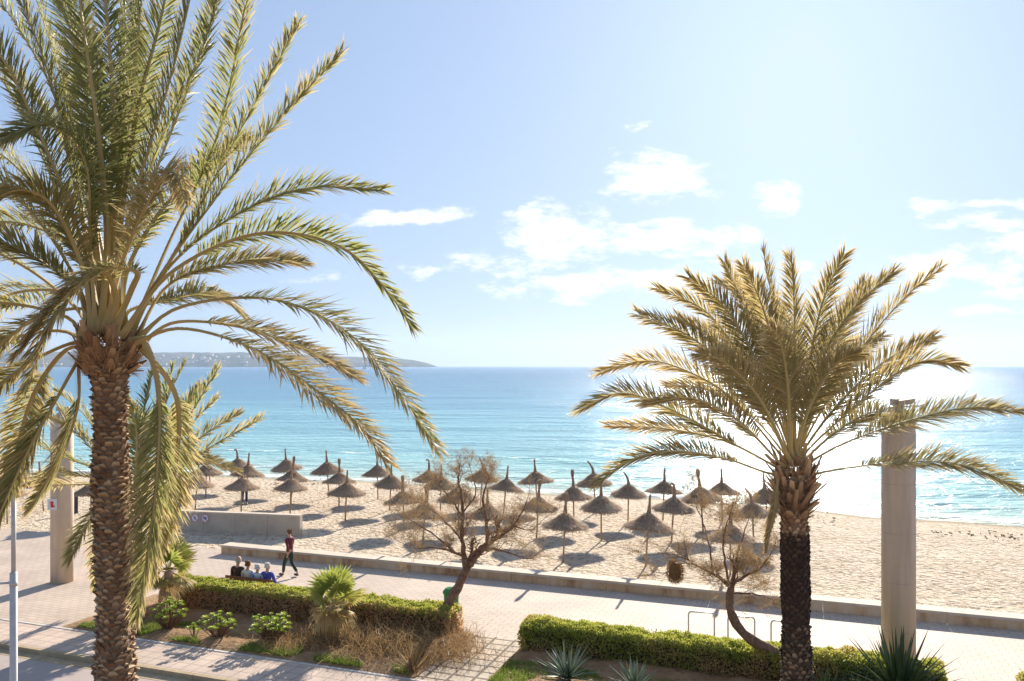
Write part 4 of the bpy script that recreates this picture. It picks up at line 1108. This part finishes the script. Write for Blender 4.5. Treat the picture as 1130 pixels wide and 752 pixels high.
# bike racks
def rack(): 
    root = empty('bike_rack', (0, 0, 0), 'x', 'bike rack', 'steel hoop bike racks on the promenade'); b = MB()
    w, h, r = .37, .78, .09; pts = [V((-w, 0, -.02)), V((-w, 0, h-r))]+[V((-w+r-r*math.cos(a), 0, h-r+r*math.sin(a))) for a in (R(30), R(60), R(90))]+[V((w-r+r*math.cos(a), 0, h-r+r*math.sin(a))) for a in (R(90), R(60), R(30))]+[V((w, 0, h-r)), V((w, 0, -.02))]
    b.tube(pts, .024, 8); b.build('hoop', MT['steel'], root, smooth=True)
    for sx in (-1, 1):
        b = MB(); b.lathe(V((sx*w, 0, 0)), [(.06, 0), (.06, .01), (.03, .015)], 12); b.build('foot_plate', MT['steel'], root)
    return root
r0 = rack()
for k, (x, lab) in enumerate(((774, 'leftmost steel hoop bike rack behind the right hedge'), (818, 'middle steel hoop bike rack, behind the crooked tree'), (866, 'rightmost steel hoop bike rack, partly behind the dark palm trunk'))):
    o = r0 if k == 0 else copy_tree(r0); q = P(x, 675+k*4.2, 23.9-.42*k); o.location = (q.x, q.y, 0); o.rotation_euler.z = R(-12); o['label'] = lab

# green litter bin
p = V(((498-565)/F*25.6, 25.6, 0)); root = empty('litter_bin', p, 'green litter bin behind the leaning tamarisk trunk', 'litter bin')
b = MB(); b.lathe(p, [(.20, .12), (.24, .85), (.25, .86)], 20); b.build('body', MT['green'], root)
b = MB(); b.lathe(p, [(.27, .87), (.27, .93), (.18, 1.03), (.03, 1.07)], 20); b.build('lid', MT['green'], root)
b = MB(); b.tube([p, p+V((0, 0, .13))], .04, 8); b.lathe(p, [(.16, 0), (.16, .02)], 16); b.build('stand', MT['dark'], root)

# bench (backs to us), along T
BC = V(((277-565)/F*27.7, 27.7, 0)); bd = (-T); bn = N
bench = empty('park_bench', BC, 'brown wooden bench facing the sea with four people on it', 'bench')
def bx(c_, a, n_, z, ha, hn, hz, b): b.box(BC+bd*(c_+a)+bn*n_+V((0, 0, z)), bd*ha, bn*hn, V((0, 0, hz)))
b = MB()
for k in range(4): bx(0, 0, .08+k*.115, .43, .98, .05, .018, b)
b.build('seat', MT['bench'], bench)
b = MB()
for k in range(3): bx(0, 0, -.04-k*.03, .56+k*.115, .98, .014, .045, b)
b.build('backrest', MT['bench'], bench)
for sx in (-1, 1):
    b = MB(); bx(0, sx*.8, .02, .205, .03, .03, .205, b); bx(0, sx*.8, .42, .205, .03, .03, .205, b); bx(0, sx*.8, .22, .4, .028, .23, .012, b); bx(0, sx*.8, -.04, .62, .025, .02, .22, b); b.build('leg', MT['dark'], bench)

# ================================================================ PEOPLE
def skinned(name, joints, edges, mat_, parent, root_i=0, levels=1):
    me = bpy.data.meshes.new(name+'_tmp'); me.from_pydata([j[0] for j in joints], edges, []); o = bpy.data.objects.new(name+'_tmp', me); C.objects.link(o)
    o.modifiers.new('skin', 'SKIN'); sv = me.skin_vertices[0].data
    for i, j in enumerate(joints): sv[i].radius = j[1] if isinstance(j[1], tuple) else (j[1], j[1]); sv[i].use_root = (i == root_i)
    s = o.modifiers.new('sub', 'SUBSURF'); s.levels = levels; s.render_levels = levels
    dg = bpy.context.evaluated_depsgraph_get(); me2 = bpy.data.meshes.new_from_object(o.evaluated_get(dg)); bpy.data.objects.remove(o)
    me2.name = name
    vs = [v.co.copy() for v in me2.vertices]; fs = [list(p.vertices) for p in me2.polygons]; bpy.data.meshes.remove(me2)
    return vs, fs
def person(loc, rz, pose, shirt, trousers, hair, label, bald=False, sleeves=True, scale=1.0, bag=False, group=None):
    """local frame: faces +y, x to its right"""
    root = empty('person', loc, label, 'person', group); root.rotation_euler.z = rz; root.scale = (scale,)*3
    if pose == 'sit':
        hip = V((0, .16, .56)); chest = V((0, .11, .86)); neck = V((0, .12, 1.07)); head = V((0, .15, 1.22))
        legs = [(V((s*.1, .18, .53)), V((s*.12, .60, .52)), V((s*.12, .62, .10)), V((s*.12, .78, .05))) for s in (-1, 1)]
        arms = [(V((s*.20, .12, .99)), V((s*.26, .16, .72)), V((s*.14, .42, .64)), V((s*.08, .50, .62))) for s in (-1, 1)]
    elif pose == 'walk':
        hip = V((0, 0, .95)); chest = V((0, .02, 1.28)); neck = V((0, .03, 1.50)); head = V((0, .06, 1.65))
        legs = [(V((-.09, 0, .90)), V((-.10, .20, .50)), V((-.10, .26, .08)), V((-.10, .42, .06))), (V((.09, 0, .90)), V((.10, .02, .50)), V((.10, -.30, .14)), V((.10, -.18, .05)))]
        arms = [(V((-.19, .02, 1.42)), V((-.25, -.14, 1.16)), V((-.24, -.14, .92)), V((-.23, -.10, .82))), (V((.19, .02, 1.42)), V((.25, .12, 1.16)), V((.23, .30, .98)), V((.22, .37, .92)))]
    else:
        hip = V((0, 0, .95)); chest = V((0, .0, 1.28)); neck = V((0, .01, 1.50)); head = V((0, .03, 1.65))
        legs = [(V((s*.09, 0, .90)), V((s*.11, .02, .50)), V((s*.12, .0, .09)), V((s*.12, .14, .05))) for s in (-1, 1)]
        arms = [(V((s*.19, .0, 1.42)), V((s*.25, -.02, 1.16)), V((s*.24, .06, .92)), V((s*.23, .08, .83))) for s in (-1, 1)]
    def mk(name, mt, which, grow):
        J = []; E = []
        def add(p, r, par=None):
            J.append((p, (r if isinstance(r, tuple) else (r+grow, r+grow)))); 
            if par is not None: E.append((par, len(J)-1))
            return len(J)-1
        if which == 'trousers':
            h = add(hip, (.15+grow, .11+grow)); add(hip+V((0, -.01, .08)), (.14+grow, .10+grow), h)
            for l in legs:
                a = add(l[0], .085, h); k = add(l[1], .06, a); add(l[1].lerp(l[2], .9), .048, k)
            return J, E
        h = add(hip, (.14+grow, .10+grow)); c_ = add(chest, (.15+grow, .105+grow), h); sh = add(neck-V((0, 0, .09)), (.12+grow, .08+grow), c_)
        if which == 'body':
            nk = add(neck, .052, sh); hd = add(head-V((0, 0, .02)), .07, nk)
            for l in legs:
                a = add(l[0], .08, h); k = add(l[1], .055, a); an = add(l[2], .038, k); add(l[3], .036, an)
        for a_ in arms:
            s_ = add(a_[0], .05, sh); e = add(a_[1], .038, s_)
            if which == 'body': w_ = add(a_[2], .026, e); add(a_[3], .03, w_)
            else: add(a_[1].lerp(a_[2], .85 if sleeves else .05), .034, e)
        return J, E
    def emit(which, name, mt, grow, extra=None, smooth=True):
        J, E = mk(name, mt, which, grow); vs_, fs_ = skinned(name, J, E, mt, root)
        b = MB()
        for v_ in vs_: b.vert(v_)
        for f_ in fs_: b.face(f_)
        if extra: extra(b)
        b_o = b.build(name, mt, None, smooth=smooth); b_o.parent = root; return b_o
    def body_extra(b):
        b.ellipsoid(head+V((0, .005, .015)), .078, .095, .115, 0, 16, 12)
        b.ellipsoid(head+V((0, .10, -.01)), .012, .018, .022, 0, 8, 6)      # nose
        for s in (-1, 1): b.ellipsoid(head+V((s*.08, -.005, 0)), .012, .02, .03, 0, 8, 6)
        for i, a_ in enumerate(arms):
            d = (a_[3]-a_[2]).normalized(); sx = d.cross(V((1, 0, 0)) if abs(d.x) < .7 else V((0, 0, 1))).normalized()
            for j in range(4):
                o = sx*(j-1.5)*.019; p = a_[3]+d*.015+o; l = (.065, .075, .07, .055)[j]
                b.tube([p, p+d*l*.5, p+d*l*.8+V((0, 0, -.012))], [.009, .0085, .007], 6)
            p = a_[3]-sx*.03; b.tube([p, p-sx*.025+d*.03, p-sx*.03+d*.055], [.011, .01, .008], 6)
    emit('body', 'body', MT['skin'], 0, body_extra)
    emit('shirt', 'shirt', shirt, .018); emit('trousers', 'trousers', trousers, .012)
    for s, l in zip((-1, 1), legs):
        b = MB(); f = (l[3]-l[2]); f.z = 0; f.normalize(); b.ellipsoid(l[2].lerp(l[3], .6)+V((0, 0, -.02)), .05, .13, .05); b_o = b.build('shoe', MT['dark'], None, smooth=True); b_o.parent = root
    b = MB(); e = head+V((0, .005, .015))
    for k in (-1, 1): b.ellipsoid(head+V((k*.03, .092, .012)), .012, .006, .007, 0, 8, 6)
    b_o = b.build('eyes', MT['dark'], None); b_o.parent = root
    b = MB(); b.ellipsoid(head+V((0, .085, -.05)), .025, .012, .007, 0, 8, 6); b_o = b.build('mouth', MT['red'], None); b_o.parent = root
    b = MB(); rr = random.Random(3)
    if bald:
        b.ellipsoid(head+V((0, -.028, -.005)), .084, .075, .075, 0, 14, 10)
    else:
        b.ellipsoid(head+V((0, -.02, .035)), .09, .098, .108, 0, 16, 12)
        for k in range(30):
            a = rr.uniform(0, 6.28); z = rr.uniform(-.05, .1); b.ellipsoid(head+V((.075*math.cos(a), -.03+.075*math.sin(a)*.9-.01, .02+z)), .03, .03, .03, 0, 6, 5)
    b_o = b.build('hair', hair, None, smooth=True); b_o.parent = root
    if bag:
        b = MB(); b.tube([V((-.17, .0, 1.08)), V((0, -.045, .86)), V((.16, .0, .62))], .02, 6); b_o = b.build('shoulder_strap', MT['blue'], None); b_o.parent = root
    return root
def cloth(name, c): return mat(name, c, tuple(x*.8 for x in c), 12, .9)
cb_, cw, clb, cbl, cmr = cloth('brown_jacket', (.07, .045, .035)), cloth('white_top', (.75, .72, .68)), cloth('pale_blue_top', (.55, .68, .78)), cloth('blue_shirt', (.07, .10, .45)), cloth('maroon_jacket', (.17, .035, .045))
ck, cg, cjn = cloth('khaki', (.25, .2, .14)), cloth('dark_green_trousers', (.04, .06, .04)), cloth('jeans', (.05, .07, .13))
hg, hw, hb_ = cloth('grey_hair', (.45, .42, .38)), cloth('white_hair', (.75, .73, .7)), cloth('brown_hair', (.20, .10, .05))
fz = math.atan2(N.y, N.x)-math.pi/2
grp = 'people sitting on the bench'
seats = [(-.66, cb_, ck, hg, 'person in dark brown jacket with thinning hair, leftmost on the bench', True, False, 1.08), (-.24, cw, cjn, hb_, 'person in white top with curly brown hair, second from left on the bench', False, False, 1.0),
         (.16, clb, ck, hw, 'person in pale top with a blue strap and white hair, third on the bench', False, True, .94), (.56, cbl, cjn, hw, 'person in bright blue shirt with white hair, rightmost on the bench', False, False, 1.0)]
for (a, s_, t_, h_, lab, bald, bag, scl) in seats:
    p = BC+bd*a+bn*.02; person((p.x, p.y, -.02), fz, 'sit', s_, t_, h_, lab, bald, True, scl, bag, grp)
p = G(320, 636, 0); person(p, R(60), 'walk', cmr, cg, hb_, 'person in maroon jacket and dark trousers walking along the low wall')
p = G(270, 557, SAND_Z); person(p, R(200), 'stand', cjn, cjn, hb_, 'tiny distant person in dark clothes standing among the parasols')

# ================================================================ BOAT
Bp = V(((402-565)/F*2200, 2200, SEA_Z)); root = empty('sailboat', Bp, 'tiny white sailboat on the horizon below the headland tip', 'boat')
b = MB(); prev = None
for k in range(9):
    u = k/8; x = -5+10*u; w = 1.6*math.sin(math.pi*(.15+.83*u))**.8; ring = [b.vert(Bp+V((x, y*w, z))) for y, z in ((-1, 1.1), (-.7, .1), (0, -.4), (.7, .1), (1, 1.1))]
    if prev:
        for j in range(4): b.face([prev[j], prev[j+1], ring[j+1], ring[j]])
        b.face([prev[4], prev[0], ring[0], ring[4]])
    prev = ring
b.build('hull', MT['white'], root)
b = MB(); b.tube([Bp+V((.5, 0, .5)), Bp+V((.5, 0, 13))], .1, 6); b.tube([Bp+V((.5, 0, 2)), Bp+V((-4.5, 0, 2))], .08, 6); b.build('mast', MT['galv'], root)
b = MB()
for y in (-.03, .03): b.face([b.vert(Bp+V((.3, y, 2.2))), b.vert(Bp+V((-4.3, y*8, 2.2))), b.vert(Bp+V((.3, y, 12.5)))]); b.face([b.vert(Bp+V((.8, y, 11))), b.vert(Bp+V((4.8, y, 1.3))), b.vert(Bp+V((1.0, y*6, 1.6)))])
b.build('sail', MT['white'], root)

# ================================================================ HAZE
HAZE = True
if HAZE:
    b = MB(); b.box(V((0, 3000, 148)), V((11500, 0, 0)), V((0, 6250, 0)), V((0, 0, 152)))
    hz, nt, bs = nodes('haze_air'); nt.nodes.remove(bs); pv = nt.nodes.new('ShaderNodeVolumePrincipled')
    pv.inputs['Color'].default_value = (.55, .70, .95, 1); pv.inputs['Density'].default_value = 6.5e-5; pv.inputs['Anisotropy'].default_value = .3
    nt.links.new(pv.outputs[0], nt.nodes['Material Output'].inputs['Volume'])
    tag(b.build('haze', hz), 'pale blue sea haze over the bay', 'haze', kind='stuff')
